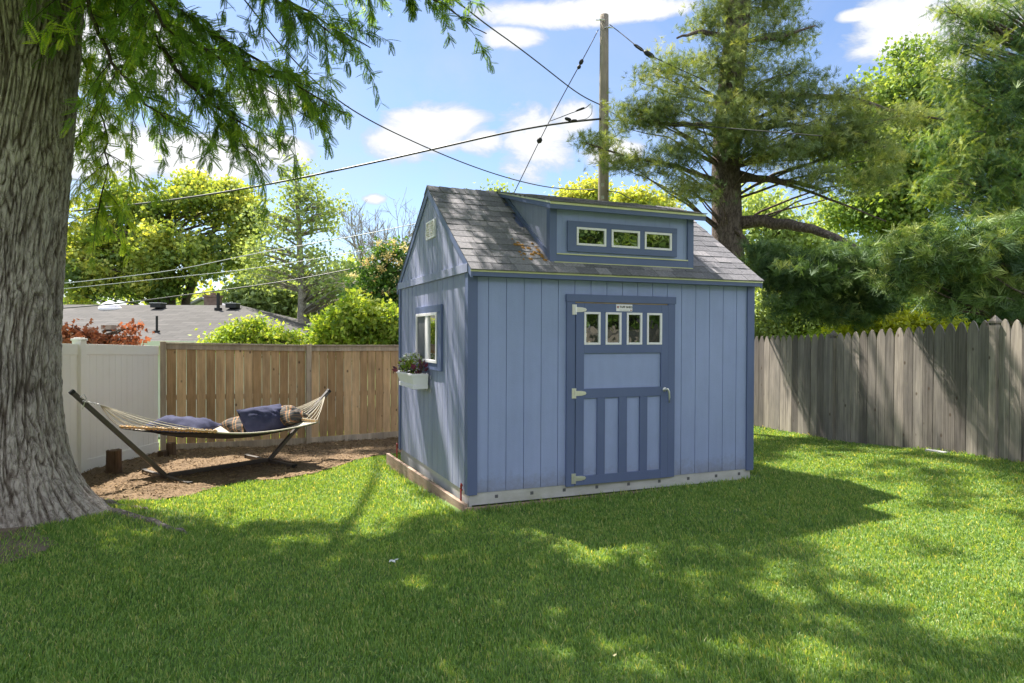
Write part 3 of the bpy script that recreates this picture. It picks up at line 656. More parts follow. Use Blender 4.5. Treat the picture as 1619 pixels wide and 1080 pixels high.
# ---- base frame with joist hangers
b = MB(); b.box(.03, W_-.03, -.004, .03, .095, .2215); b.box(.0, .03, -.0035, D_, .05, .2212); b.box(W_-.03, W_+.0, -.0035, D_, .05, .2212); b.box(.03, W_-.03, D_-.03, D_, .05, .2212)
fr = b.build('base_frame', M['galv'], shed)
b = MB()
for x in (.305, .715, 1.105, 1.515, 1.93, 2.35, 2.76, 3.17, 3.52):
    b.box(x-.018, x+.018, -.0065, -.0041, .150, .185)
b.build_each('frame_slot', M['screen'], fr)

# ---- timber edging round the shed
b = MB()
def kerb(p, q, z0, z1, w, n):
    for i in range(n):
        a = np.array(p)+(np.array(q)-p)*i/n; c = np.array(p)+(np.array(q)-p)*((i+1)/n-.003); j = random.uniform(-.004, .004)
        b.bar((*a, (z0+z1)/2+j), (*c, (z0+z1)/2+j), w, z1-z0, tint=random.random())
kerb((-.055, -.05), (-.15, 3.25), -.16, .125, .045, 3)
kerb((-.075, -.075), (3.86, -.10), -.05, .098, .04, 2)
kr = b.build('timber_edging', M['timber'], None, bevel=.004); tag(kr, 'low reddish timber edging board around the foot of the blue shed', 'edging')
# ---- red ground anchors
for (x, y, z, s, l) in ((-.045, .13, .10, 1, 'red steel anchor stake at the front corner of the shed'), (-.075, 2.98, .10, 1, 'red steel anchor stake at the far rear corner of the shed')):
    b = MB(); b.tube([(x, y, z-.1), (x, y, z+.16)], .010, 8); b.tube([(x, y, z+.15), (x, y-.01, z+.185), (x-.008, y-.03, z+.205), (x-.005, y-.055, z+.19)], [.012,.013,.011,.008], 8); b.box(x-.006, x+.006, y-.035, y+.022, z+.135, z+.150)
    tag(b.build('anchor_stake', M['red'], None, smooth=True), l, 'stake', 'red stakes at the shed corners')

# ---- planter on the wall
pl = thing('window_box', 'white plastic window box hung on the shed wall below the side window', 'planter', (-.14, 1.85, 1.22))
def trough(y0, y1, xo, xi, z0, z1):
    b = MB(); t = .012; tb = .02
    o = [(xo+tb*1.6, y0+tb), (xi, y0+tb), (xi, y1-tb), (xo+tb*1.6, y1-tb)]; u = [(xo, y0), (xi, y0), (xi, y1), (xo, y1)]
    lo = [(xo+tb*1.2, y0+tb*.6), (xi, y0+tb*.6), (xi, y1-tb*.6), (xo+tb*1.2, y1-tb*.6)]
    rings = [(lo, z0), (lo, z0+.045), (o, z0+.047), (u, z1-.03), ([(xo-.008, y0-.008), (xi, y0-.008), (xi, y1+.008), (xo-.008, y1+.008)], z1-.028), ([(xo-.008, y0-.008), (xi, y0-.008), (xi, y1+.008), (xo-.008, y1+.008)], z1)]
    inn = [(xo+t, y0+t), (xi-t, y0+t), (xi-t, y1-t), (xo+t, y1-t)]; rings += [(inn, z1), (inn, z1-.03)]
    vs = [(p[0], p[1], z) for r, z in rings for p in r]; fs = [(3, 2, 1, 0)]
    for i in range(len(rings)-1):
        for k in range(4): fs.append((i*4+k, i*4+(k+1) % 4, i*4+4+(k+1) % 4, i*4+4+k))
    b.add(vs, fs); return b, inn
b, inn = trough(1.42, 2.20, -.255, -.045, 1.205, 1.392); b.build('trough', M['white'], pl, bevel=.003)
b = MB(); b.box(-.226, -.060, 1.45, 2.17, 1.335, 1.366); b.build('soil', surf('potting_soil', (.03,.02,.015), (.06,.04,.03), 40, rough=1), pl)
b = MB()
for y in (1.50, 2.12): b.box(-.044, -.040, y-.008, y+.008, 1.17, 1.40); b.bar((-.042, y, 1.185), (-.22, y, 1.20), .016, .005)
b.box(-.040, -.0335, 1.36, 1.375, 1.33, 1.375); b.box(-.040, -.0335, 1.36, 1.375, 1.17, 1.215); b.build_each('bracket', M['steel'], pl)
def small_plant(name, label, catg, c, r, n, size, lm, tm=LEAF, fl=None, up=.8, group=None, zr=.8):
    root = thing(name, label, catg, c, group); c = np.array(c); sb = MB(); tips = []
    for i in range(max(5, n//22)):
        d = rdir(1, up=1.2)[0]; t = c+d*np.array([r, r, r*zr*2.0])*random.uniform(.6, 1.1); tips.append(t); sb.tube(bez(c, (c+t)/2+[0, 0, r*.3], t, 4), [.004, .003, .002, .0015], 4, cap=False)
    sb.build('stem', M['bark_thin'], root)
    P = c+rdir(n, up=.3)*RNG.random((n, 1))**.5*np.array([r, r, r*zr])+[0, 0, r*zr*.8]
    D = P-c; D += RNG.normal(0, r*.5, D.shape); V, F, T = scatter(tm[0], tm[1], P, basis(D+[0,0,up*r*.3], RNG.uniform(0, 6.3, n)), size*RNG.uniform(.6, 1.3, n), RNG.random(n))
    np_mesh('foliage', V, F, M[lm], root, T)
    if fl:
        k = fl[1]; P = c+rdir(k, up=.8)*np.array([r, r, r*zr])*RNG.uniform(.85, 1.15, (k, 1))+[0, 0, r*zr*.85]; parts = []
        for q in range(5):
            a = 2*PI*q/5; Dq = RNG.normal(0, .3, (k, 3))+[math.cos(a), math.sin(a), .2]
            parts.append(scatter(LEAF[0]*[1, 1.5, 1], LEAF[1], P, basis(Dq, RNG.uniform(-.4, .4, k)), fl[2]*RNG.uniform(.7, 1.2, k), RNG.random(k)))
        V, F, T = cat(parts); np_mesh('flower', V, F, M[fl[0]], root, T)
    return root
small_plant('flowering_plant', 'bushy green plant with small white flowers in the middle of the window box', 'plant', (-.15, 1.80, 1.36), .17, 520, .035, 'leaf_bright', fl=('flower_white', 110, .028), zr=.85)
small_plant('flowering_plant', 'low plant with dark violet flowers beside the white flowers in the window box', 'plant', (-.17, 2.0, 1.36), .10, 160, .03, 'leaf_dark', fl=('flower_lilac', 30, .026))
small_plant('purple_plant', 'dark purple spiky plant spilling over the far end of the window box', 'plant', (-.19, 2.17, 1.37), .10, 22, .09, 'leaf_purple', zr=.5)
small_plant('purple_plant', 'dark purple spiky plant standing at the near end of the window box', 'plant', (-.13, 1.50, 1.36), .08, 20, .085, 'leaf_purple', zr=1.0)

# ================================================================== FENCES
def fence_pts(P0, P1): d = np.array(P1)-P0; L_ = np.linalg.norm(d); return d/L_, L_
# cedar fence: posts, pickets between, top rail + cap, kickboard
cf = thing('cedar_fence', 'tan cedar board fence with narrow gaps behind the hammock', 'fence', (-3.3, 6.11, -.12))
A = [np.array((-3.33, 6.10)), np.array((-.953, 6.415)), np.array((1.46, 6.80)), np.array((3.9, 7.10)), np.array((6.3, 7.35)), np.array((7.55, 7.45))]
for i in range(5):
    p, q = A[i], A[i+1]; d, Ls = fence_pts(p, q); n = np.array([d[1], -d[0]])    # n points to the camera side
    g0, g1_ = g1(*p), g1(*q); H = 1.83
    def gl(s): return g0+(g1_-g0)*s/Ls
    w, gap = .140, .008; k = int((Ls-.09)/(w+gap)); st = (Ls-.10)/k; w = st-.0085
    if i < 5:
        for j in range(k):
            s = .05+st*(j+.5); c = p+d*s+n*.0; z0 = gl(s)+.13; z1 = gl(s)+H-.07
            b = MB(); b.obox((*c, (z0+z1)/2), (*(d*w/2), 0), (*(n*.009), 0), (0, 0, (z1-z0)/2), random.random()); b.build('picket', M['cedar'], cf, bevel=.002)
    b = MB(); b.box(-.045, .045, -.045, .045, 0, 0)
    b = MB(); zt = g0+H+.03; b.obox((*(p+n*.03), (g0-.3+zt)/2), (*(d*.045), 0), (*(n*.045), 0), (0, 0, (zt-g0+.3)/2), random.random()); b.build('post', M['cedar_frame'], cf, bevel=.004)
    pp = p+d*.047; qq = q-d*.047
    b = MB(); b.bar((*(pp+n*.02), g0+H-.055), (*(qq+n*.02), g1_+H-.055), .022, .09, tint=random.random()); b.bar((*(pp-n*.02), g0+H-.055), (*(qq-n*.02), g1_+H-.055), .02, .085, tint=random.random())
    b.bar((*pp, g0+H+.005), (*qq, g1_+H+.005), .12, .026, tint=random.random())
    b.bar((*(pp-n*.035), g0+H*.5), (*(qq-n*.035), g1_+H*.5), .04, .085, tint=random.random()); b.build_each('rail', M['cedar_frame'], cf, bevel=.003)
    b = MB(); b.bar((*(pp+n*.018), g0+.055), (*((pp+qq)/2+n*.018), (g0+g1_)/2+.055), .03, .15, tint=random.random()); b.bar((*((pp+qq)/2+n*.021+d*.004), (g0+g1_)/2+.058), (*(qq+n*.021), g1_+.058), .03, .15, tint=random.random()); b.build_each('kickboard', M['cedar_frame'], cf)
# white vinyl fence
vf = thing('vinyl_fence', 'cream vinyl privacy fence between the big tree and the cedar fence', 'fence', (-4.2, 4.18, -.07))
B = [np.array((-3.385, 6.10)), np.array((-4.20, 4.18)), np.array((-5.02, 2.22)), np.array((-5.84, .26)), np.array((-6.6, -1.6))]
for i in range(4):
    p, q = B[i], B[i+1]; d, Ls = fence_pts(p, q); g0, g1_ = g1(*p), g1(*q); H = 1.78; n = np.array([-d[1], d[0]])
    k = 13 if i < 2 else 8; b = MB(); w = (Ls-.12)/k
    for j in range(k):
        s = .06+w*(j+.5); c = p+d*s; gg = g0+(g1_-g0)*s/Ls; b.obox((*c, gg+.95), (*(d*(w/2-.0015)), 0), (*(n*.012), 0), (0, 0, .80))
    b.build('panel', M['vinyl'], vf)
    b = MB(); pp, qq = p+d*.05, q-d*.05
    b.bar((*pp, g0+H-.07), (*qq, g1_+H-.07), .045, .15); b.bar((*pp, g0+.10), (*qq, g1_+.10), .045, .16); b.build_each('rail', M['vinyl'], vf, bevel=.004)
    z = g1_; b = MB(); b.obox((*q, z+.85), (*(d*.063), 0), (*(n*.063), 0), (0, 0, .98)); b.obox((*q, z+1.845), (*(d*.075), 0), (*(n*.075), 0), (0, 0, .014)); b.obox((*q, z+1.866), (*(d*.05), 0), (*(n*.05), 0), (0, 0, .008)); b.build('post', M['vinyl'], vf, bevel=.006)
# grey picket fence
pf = thing('picket_fence', 'weathered grey dog eared picket fence along the right side of the lawn', 'fence', (7, 1.7, .1))
Cc = [np.array((7.66, 7.2)), np.array((7.43, 4.55)), np.array((6.99, 1.73)), np.array((6.752, -1.017)), np.array((6.45, -3.5)), np.array((6.1, -6.2)), np.array((5.8, -8.8))]
npk = 0
for i in range(6):
    p, q = Cc[i], Cc[i+1]; d, Ls = fence_pts(p, q); n = np.array([d[1], -d[0]]); n = n if n[0] < 0 else -n; g0, g1_ = g1(*p), g1(*q)
    k = 16; st = (Ls-.11)/k
    if i < 5:
        for j in range(k):
            s = .055+st*(j+.5); gg = g0+(g1_-g0)*s/Ls+random.uniform(-.006, .006); c = p+d*s+n*(.012+random.uniform(-.002, .004)); w = st-.005-random.uniform(0, .004); h = 1.80; r = w/2
            lean = random.uniform(-.004, .004)
            prof = [(-r, .03), (r, .03), (r, h-.17), (r*.93, h-.125), (r*.70, h-.07), (r*.36, h-.022), (0, h), (-r*.36, h-.022), (-r*.70, h-.07), (-r*.93, h-.125), (-r, h-.17)]
            vs = []
            for t in (-.009, .009): vs += [(*(c+d*(u+lean*v)+n*t), gg+v) for u, v in prof]
            m_ = len(prof); fs = [tuple(range(m_)), tuple(range(m_, 2*m_))[::-1]]+[(a, m_+a, m_+(a+1) % m_, (a+1) % m_) for a in range(m_)]
            b = MB(); b.add(vs, fs, random.random()); b.build('picket', M['grey_wood'], pf)
    if i < 6:
        b = MB(); z = g0; cc = p+n*.02; hh = 1.72
        b.obox((*cc, z+hh/2-.1), (*(d*.046), 0), (*(n*.046), 0), (0, 0, hh/2+.1), random.random())
        b.obox((*cc, z+hh+.016), (*(d*.035), 0), (*(n*.035), 0), (0, 0, .016), .3)
        b.obox((*cc, z+hh+.045), (*(d*.052), 0), (*(n*.052), 0), (0, 0, .014), .3)
        vs = [(*(cc+d*.05*a+n*.05*e), z+hh+.058) for a, e in ((-1,-1),(1,-1),(1,1),(-1,1))]+[(*cc, z+hh+.135)]; b.add(vs, [(0,1,4),(1,2,4),(2,3,4),(3,0,4)], .3)
        b.build('post', M['grey_wood'], pf)
        b = MB(); 
        for zz_ in (.35, 1.0, 1.5): b.bar((*(p-n*.022), g0+zz_), (*(q-n*.022), g1_+zz_), .04, .085, tint=random.random())
        b.build_each('rail', M['grey_wood'], pf)
# ================================================================== HAMMOCK
F1 = np.array([-3.071, 3.225, -.03]); U = np.array([.8763, .4817, 0]); PE = np.array([.4817, -.8763, 0]); F2 = F1+U*1.50
TL = np.array([-4.013, 2.708, 1.169]); TR = np.array([-.846, 4.448, .957])
st = thing('hammock_stand', 'dark bronze steel hammock stand on the mulch', 'hammock stand', tuple((F1+F2)/2))
b = MB(); b.bar(F1+[0,0,.045], TL, .055, .055, up=(.48,-.87,0)); b.build('arm', M['metal_dark'], st, bevel=.008)
b = MB(); b.bar(F2+[0,0,.045], TR, .055, .055, up=(.48,-.87,0)); b.build('arm', M['metal_dark'], st, bevel=.008)
b = MB(); b.bar(F1+U*.03+[0,0,.05], F2-U*.03+[0,0,.05], .055, .055); b.build('base_beam', M['metal_dark'], st, bevel=.008)
for Fp in (F1, F2):
    b = MB(); b.bar(Fp-PE*.60+[0,0,.027], Fp+PE*.62+[0,0,.027], .055, .05); lg = b.build('foot', M['metal_dark'], st, bevel=.008)
    b = MB(); b.bar(Fp-PE*.64+[0,0,.027], Fp-PE*.60+[0,0,.027], .06, .056); b.bar(Fp+PE*.62+[0,0,.027], Fp+PE*.66+[0,0,.027], .06, .056); b.build('rubber_cap', M['black'], lg)
for T_, Fp in ((TL, F1), (TR, F2)):
    d = (T_-Fp)/np.linalg.norm(T_-Fp); b = MB(); b.bar(T_-d*.01, T_+d*.03, .06, .06, up=(.48,-.87,0)); b.build('end_cap', M['black'], st, bevel=.006)
hm = thing('hammock', 'cream quilted rope hammock slung between the two arms of the stand', 'hammock', tuple((F1+F2)/2+[0,0,.55]))
BL = F1+U*.02; BL[2] = .625; BR = F1+U*1.86; BR[2] = .60; Wd = 1.32
HB = {0: PE*.70+U*.30, 1: PE*.66}
HL = TL+(BL-TL)*.10+[0,0,-.06]; HL0 = TL+(F1-TL)*.085
CLp = TL+(BL-TL)*.27+[0,0,-.02]; CRp = TR+[-.05,-.03,-.05]
def chain(p, q, n, parent):
    b = MB(); p = np.array(p); q = np.array(q); d = (q-p)/n
    for i in range(n):
        c = p+d*(i+.5); dd = d/np.linalg.norm(d); a = np.cross(dd, (0,0,1)); a /= np.linalg.norm(a); bb = np.cross(dd, a); s = a if i % 2 else bb; l = np.linalg.norm(d)*.72
        pts = [c+dd*l*math.cos(t)+s*.010*math.sin(t) for t in np.linspace(0, 2*PI, 11)]; b.tube(pts, .0028, 5, cap=False)
    b.build('chain', M['steel'], parent, smooth=True)
chain(HL0+PE*.04, CLp, 12, hm); chain(TR+(F2-TR)*.05+PE*.035, CRp, 3, hm)
b = MB(); hk = HL0+PE*.035; b.tube([hk+[0,0,.03], hk+[-.02,-.02,.05], hk+[.02,-.01,.08], hk+[.04,0,.03], hk+[.02,0,-.02], hk+[0,0,-.10]], .005, 6); b.build('hook', M['steel'], hm)
for E_, nm in ((BL, 0), (BR, 1)):
    hv = HB[nm]; b = MB(); b.tube([E_-hv, E_+hv], .016, 10); bar = b.build('spreader_bar', M['bamboo'], hm, smooth=True)
    b = MB()
    for k in range(24):
        c = E_-hv+2*hv*(k+.5)/24; b.tube([c+U*.024*math.cos(t)+np.array([0,0,1])*.022*math.sin(t)+PE*.004*t for t in np.linspace(0, 2*PI, 8)], .0055, 5, cap=False)
    b.build('rope_wrap', M['rope'] if nm else M['bamboo'], bar, smooth=True)
for E_, Cx, hv in ((BL, CLp, HB[0]), (BR, CRp, HB[1])):
    b = MB()
    for k in range(15):
        c = E_-hv*.97+2*hv*.97*k/14; t = np.linspace(0, 1, 8)[:, None]; pts = Cx+(c-Cx)*t; pts[:, 2] -= (.05*np.sin(PI*t)*(1+.3*math.sin(k*2.1)))[:, 0]; b.tube(pts, .0042, 5, cap=False)
    b.build('suspension_rope', M['rope'], hm, smooth=True)
# bed
def bedz(s, t): return (1-s)*BL[2]+s*BR[2]-.12*4*s*(1-s)*(1-.4*t*t)-.055*(1-t*t)*(.5+.5*math.sin(PI*s))-.012
def bedp(s, t): 
    p = BL+(BR-BL)*s+(HB[0]*(1-s)+HB[1]*s)*((1-.10*math.sin(PI*s))*t); return np.array([p[0], p[1], bedz(s, t)])
b = MB(); ns, ntt = 40, 26; vs = []
for i in range(ns+1):
    for j in range(ntt+1):
        p = bedp(i/ns, -1+2*j/ntt); p[2] += .004*math.sin(j*PI); vs.append(p)
fs = [(i*(ntt+1)+j, (i+1)*(ntt+1)+j, (i+1)*(ntt+1)+j+1, i*(ntt+1)+j+1) for i in range(ns) for j in range(ntt)]; b.add(vs, fs); bed = b.build('bed', M['hfabric'], hm, smooth=True)
b = MB(); b.add([np.array(v)-[0,0,.018] for v in vs], [f[::-1] for f in fs]); b.build('lining', M['hunder'], bed, smooth=True)
b = MB()
for t in (-1, 1): b.tube([bedp(i/24, t) for i in range(25)], .011, 8)
b.build('edge_rope', M['rope'], bed, smooth=True)
def pillow(name, label, c, ax, ay, lx, ly, h, m, pinch=.12, seed=0, up=(0,0,1)):
    ax = np.array(ax, float); ax /= np.linalg.norm(ax); upv = np.array(up, float); ay = np.cross(upv, ax); ay /= np.linalg.norm(ay); az = np.cross(ax, ay); n = 26; vs = []; fs = []; c = np.array(c, float)
    for sgn in (1, -1):
        for i in range(n+1):
            for j in range(n+1):
                u = -1+2*i/n; v = -1+2*j/n; prof = (max(0, (1-abs(u)**2.6))**.62)*(max(0, (1-abs(v)**2.4))**.62)
                x = u*(1-pinch*(1-abs(u))*0-pinch*.6*(1-v*v)*abs(u)*.6); y = v*(1-pinch*.6*(1-u*u)*abs(v)*.6)
                wr = mnoise.noise(Vector((u*2.6+seed, v*2.2, sgn*.7)))*.05+(1-abs(mnoise.noise(Vector((u*4+v*2.4+seed, v*1.6-u, sgn))))*2.5)*.026
                fold = .5*wr*(1-prof*.3); z = sgn*h*prof*(1+wr*4.5)+fold*.55
                vs.append(c+ax*x*lx/2+ay*y*ly/2+az*z)
    m0 = (n+1)**2
    for s in (0, 1):
        for i in range(n):
            for j in range(n):
                q = (s*m0+i*(n+1)+j, s*m0+(i+1)*(n+1)+j, s*m0+(i+1)*(n+1)+j+1, s*m0+i*(n+1)+j+1); fs.append(q if s == 0 else q[::-1])
    b = MB(); b.add(vs, fs); o = b.build(name, M[m], None, smooth=True); tag(o, label, 'pillow'); return o
def bp(s, t, dz): p = bedp(s, t); p[2] += dz; return p
pillow('pillow', 'long navy blue pillow lying flat at the left end of the hammock', bp(.21, -.38, .11), PE*-.75-U*.30, None, .92, .5, .13, 'navy', seed=1, up=(-.15,.1,1))
pillow('pillow', 'upright navy blue pillow leaning on the plaid pillow at the right end of the hammock', bp(.70, .28, .18), U*.95-PE*.3, None, .90, .44, .15, 'navy', seed=5, up=(.38,-.85,.55))
pillow('plaid_pillow', 'orange and black plaid pillow behind the upright navy pillow, its left corner showing', bp(.61, -.05, .12), U*.9-PE*.4, None, .66, .42, .12, 'plaid', seed=9, up=(.1,-.3,1))
pillow('plaid_pillow', 'orange and black plaid pillow nearest the right tip of the hammock', bp(.92, .20, .13), U*.9-PE*.4, None, .58, .44, .13, 'plaid', seed=12, up=(.0,-.4,1))
# ================================================================== STUMPS
def stump(c, r, h, label, seed, name='tree_stump', catg='stump'):
    b = MB(); n = 36; vs = []; rings = 14
    for i in range(rings+1):
        z = h*i/rings
        for k in range(n):
            a = 2*PI*k/n; rr_ = r*(1+.10*mnoise.noise(Vector((math.cos(a)*2, math.sin(a)*2, z*2+seed)))+.10*mnoise.noise(Vector((math.cos(a)*7, math.sin(a)*7, z*1.2+seed)))+.15*math.exp(-z/(h*.18)))
            zz_ = z+(mnoise.noise(Vector((math.cos(a)*3, math.sin(a)*3, seed)))*.06*h if i == rings else 0); vs.append((c[0]+rr_*math.cos(a), c[1]+rr_*math.sin(a), c[2]+zz_-.02))
    fs = [(i*n+k, i*n+(k+1) % n, (i+1)*n+(k+1) % n, (i+1)*n+k) for i in range(rings) for k in range(n)]+[tuple(rings*n+k for k in range(n))]
    b.add(vs, fs); tag(b.build(name, M['stump'], None), label, catg)
p = gp(180, 750); stump(p, .095, .35, 'old dark rotting tree stump on the mulch before the cream fence', 3)
p = gp(257, 724); stump(p, .07, .13, 'short brown log stub at the corner post of the cedar fence', 7)
p = gp(271, 722); stump(p, .07, .24, 'upright dark log stub right of the cedar corner post', 12)
# ================================================================== THE BIG LOCUST TREE
def P3(seq): return np.array([at(*q) for q in seq])
TRG = g1(TRX, TRY)
loc = thing('locust_tree', 'huge old locust tree with deeply furrowed grey bark at the left edge of the lawn', 'tree', (TRX, TRY, TRG))
def locust_trunk():
    na, nh = 560, 520; TT = np.zeros((nh, na)); zs = np.linspace(-.25, 7.2, nh); V = np.zeros((nh, na, 3)); hr = np.array([_rt[0], _rt[1]])
    th = np.linspace(0, 2*PI, na, endpoint=False)
    lob = .5*np.cos(3*th+.4)+.35*np.cos(5*th+2.)+.25*np.cos(8*th+1.)
    side = np.cos(th-math.atan2(hr[1]*1.0-.25, hr[0]))                        # main buttress reaches right
    for i, z in enumerate(zs):
        f = math.exp(-max(z, -.1)/.42); lean = .38*smooth(1.0, 6, z)
        r = .575+f*(.30+.17*lob+.15*np.maximum(side, 0)**3)*.92+.018*np.cos(2*th+z*.5)+.02*np.sin(th*3+z*.9)
        for k in range(na):
            cx, cy = math.cos(th[k]), math.sin(th[k])
            q = Vector((cx*.62*3.2, cy*.62*3.2, z*1.05)); w = mnoise.noise(q*1.3)*.55
            # furrows: ridged, stretched, merging plates
            a = th[k]*.62; n1 = mnoise.noise(Vector((cx*14+w*2.6, cy*14+w, z*2.7+w*3))); n2 = mnoise.noise(Vector((cx*23+w*3, cy*23, z*4.4+w*4))); n3 = mnoise.noise(Vector((cx*42, cy*42, z*13)))
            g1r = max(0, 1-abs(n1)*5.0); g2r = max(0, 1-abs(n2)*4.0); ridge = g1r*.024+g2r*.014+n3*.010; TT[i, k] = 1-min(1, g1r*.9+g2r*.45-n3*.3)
            rr_ = r[k]-ridge*(1 if z > .2 else .6)+.0
            V[i, k] = (TRX+lean*hr[0]+rr_*cx, TRY+lean*hr[1]+rr_*cy, TRG+z)
    i = (np.arange(nh-1)[:, None]*na); k = np.arange(na)[None]; k2 = (k+1) % na
    F = np.stack([i+k, i+k2, i+na+k2, i+na+k], -1).reshape(-1, 4); return V.reshape(-1, 3), F, TT.ravel()[F].mean(1)
V, F, T = locust_trunk(); np_mesh('trunk', V, F, M['bark_old'], loc, T, smooth=True)
# surface roots
b = MB()
for seq, r0 in (([(120,806),(175,810),(235,824),(262,834),(300,846)], .055), ([(150,800),(200,803),(235,808)], .04)):
    pts = np.array([gp(*q) for q in seq]); pts[:, 2] += .012; pts[0, 2] += .05; pts = densify(pts, 14); pts += RNG.normal(0, .008, pts.shape); pts[-1, 2] -= .03; b.tube(pts, np.linspace(r0, r0*.3, 14), 9)
b.build('root', M['bark'], loc, smooth=True)
BR = [  # visible boughs
 [(60,-260,6.75),(180,-80,6.7),(300,30,6.9),(430,110,7.2),(545,180,7.6)],
 [(60,-260,6.75),(170,-60,6.6),(235,40,6.7),(300,140,6.9),(385,195,7.1),(440,235,7.3)],
 [(60,-200,6.75),(150,40,6.4),(185,110,6.3),(240,170,6.2),(310,215,6.4)],
 [(60,-320,6.75),(300,-120,7.5),(420,-20,7.6),(530,45,7.8),(590,75,7.9)],
 [(60,-350,6.75),(400,-140,8),(560,-50,8),(690,0,8.2),(770,55,8.2)],
 [(60,-200,6.75),(120,60,7.6),(150,150,7.5),(168,220,7.4),(165,290,7.4),(150,350,7.3)],
 [(60,-350,6.75),(500,-120,8.5),(640,-40,8.6),(730,30,8.7)],
 [(60,-220,6.75),(200,-60,6.1),(265,50,6.1),(340,90,6.2),(450,125,6.4),(520,165,6.5)],
 [(60,-240,6.75),(200,-30,8.4),(300,60,8.6),(420,140,8.8),(480,180,8.9)],
 [(60,-240,6.75),(160,20,8.9),(210,110,9),(230,200,9)],
 [(60,-300,6.75),(350,-100,6.6),(460,10,6.8),(550,70,6.9)],
 [(60,-240,6.75),(190,10,7),(280,110,7.1),(350,190,7.2),(415,262,7.3)],
 [(60,-300,6.75),(300,-130,9.5),(480,-60,9.6),(620,-10,9.8)]]
bt = MB(); fp = []; fd = []; ftint = []; twb = MB()
def sprig_fronds(p, d, Lt, n, bright):
    """a drooping twig with fronds"""
    q = p+d*Lt+np.array([0, 0, -.38*Lt]); mid = (p+q)/2+np.array([0, 0, .14*Lt]); pts = bez(p, mid, q, 5); twb.tube(pts, [.005,.004,.003,.0022,.0015], 4, cap=False)
    for k in range(n):
        t = random.random()**.8; a = pts[min(3, int(t*4))]; bb = pts[min(4, int(t*4)+1)]; pos = a+(bb-a)*((t*4) % 1); dr = (bb-a)/np.linalg.norm(bb-a)
        fp.append(pos); v = dr*.6+RNG.normal(0, .62, 3)+np.array([0, 0, -.30]); fd.append(v); ftint.append(bright+random.gauss(0, .13))
for bi, seq in enumerate(BR):
    pts = densify(P3(seq), 30); pts += RNG.normal(0, .012, pts.shape); bt.tube(pts, np.linspace(.018 if bi == 5 else (.036 if bi < 7 else .028), .006, 30), 7, cap=False)
    ntw = {0: 46, 1: 42, 3: 42, 4: 30, 5: 44, 7: 44, 8: 36, 9: 34}.get(bi, 30)
    for k in range(ntw):
        i = int(6+22*(k+random.random())/ntw) if bi != 5 else int(11+18*(k+random.random())/ntw); i = min(i, 28); d = pts[i+1]-pts[i]; d /= np.linalg.norm(d); lat = RNG.normal(0, 1, 3); lat -= d*(lat@d); lat /= np.linalg.norm(lat); lat[2] *= .6
        dd = d*.5+lat*.8; dd /= np.linalg.norm(dd); bright = .34 if bi in (0, 3, 4, 6, 10) else .50
        if bi == 5: bright = .72
        sprig_fronds(pts[i], dd, random.uniform(.2, .75), 29, bright+.25*random.random()**3)
for q in ((95,30,5.75),(120,45,5.7),(85,50,5.75),(128,10,5.7)): sprig_fronds(at(*q), np.array([-.3, -.4, -.2]), .3, 9, .75)
bt.build('limbs', M['bark_thin'], loc, smooth=True); twb.build('twig', M['bark_thin'], loc)
fp = np.array(fp); n = len(fp); V, F, T = scatter(FROND[0], FROND[1], fp, basis(np.array(fd), RNG.uniform(-.7, .7, n)), RNG.uniform(.085, .165, n), np.clip(np.array(ftint), 0, 1), .05)
np_mesh('fronds', V, F, M['leaf_locust'], loc, T)

# ---- unseen crown clumps, placed along sun rays to shape the lawn's shade
LIT_PX = [  # px ellipses of sunlit ground: x, y, rx, ry
 (300,775,95,16),(400,768,80,22),(480,755,70,26),(560,745,60,26),(600,775,55,20),(480,795,60,8),(420,812,110,9),(545,806,75,11),(350,800,70,9),(590,835,30,7),(590,858,20,5),(270,800,50,6),(230,770,80,20),(340,740,120,14),(210,780,60,14),(640,790,30,6),(700,800,30,6),
 (925,838,30,9),(893,871,20,8),(812,960,9,5),(1000,870,14,5),
 (1300,738,70,9),(1280,727,20,6),(1420,750,30,6),(1440,785,70,12),(1540,775,80,14),(1590,800,60,18),(1370,822,60,10),(1470,828,80,14),(1560,850,80,24),(1400,840,50,10),
 (1360,880,50,18),(1430,890,80,16),(1530,905,90,22),(1600,930,60,30),(1380,900,50,12),(1480,930,70,14),(1560,955,60,10),
 (1230,935,50,8),(1310,940,70,10),(1370,945,40,9),(1280,1025,30,10),(1330,1050,30,10),(1590,1068,50,12),(1530,1010,40,8),(1210,905,20,6),(1320,865,20,6),(1500,1000,30,6),(1570,985,40,8)]
RES = .05; GX = np.arange(-8, 9, RES); GY = np.arange(-10, 6.5, RES)
def nz2d(X, Y, sx, sy, seed): return np.array([mnoise.noise(Vector((a*sx, b_*sy, seed))) for a, b_ in zip(X.ravel(), Y.ravel())]).reshape(X.shape)
XX, YY = np.meshgrid(GX, GY); q = project(np.stack([XX.ravel(), YY.ravel(), gz(XX.ravel(), YY.ravel())], 1)); lit = np.zeros(XX.size, bool)
for a, b_, ra, rb in LIT_PX: lit |= (((q[:,0]-a)/ra)**2+((q[:,1]-b_)/(rb+1))**2 < 1)&(q[:, 2] > .5)
lit = lit.reshape(XX.shape); k = 4; XC, YC = np.meshgrid(GX[::k], GY[::k])
def up(A): return np.kron(A, np.ones((k, k)))[:XX.shape[0], :XX.shape[1]]
n_a = up(nz2d(XC, YC, 2.2, .8, 4.)); n_b = up(nz2d(XC, YC, 1.6, 1.0, 14.)); n_c = up(nz2d(XC, YC, 3.2, 1.6, 24.))
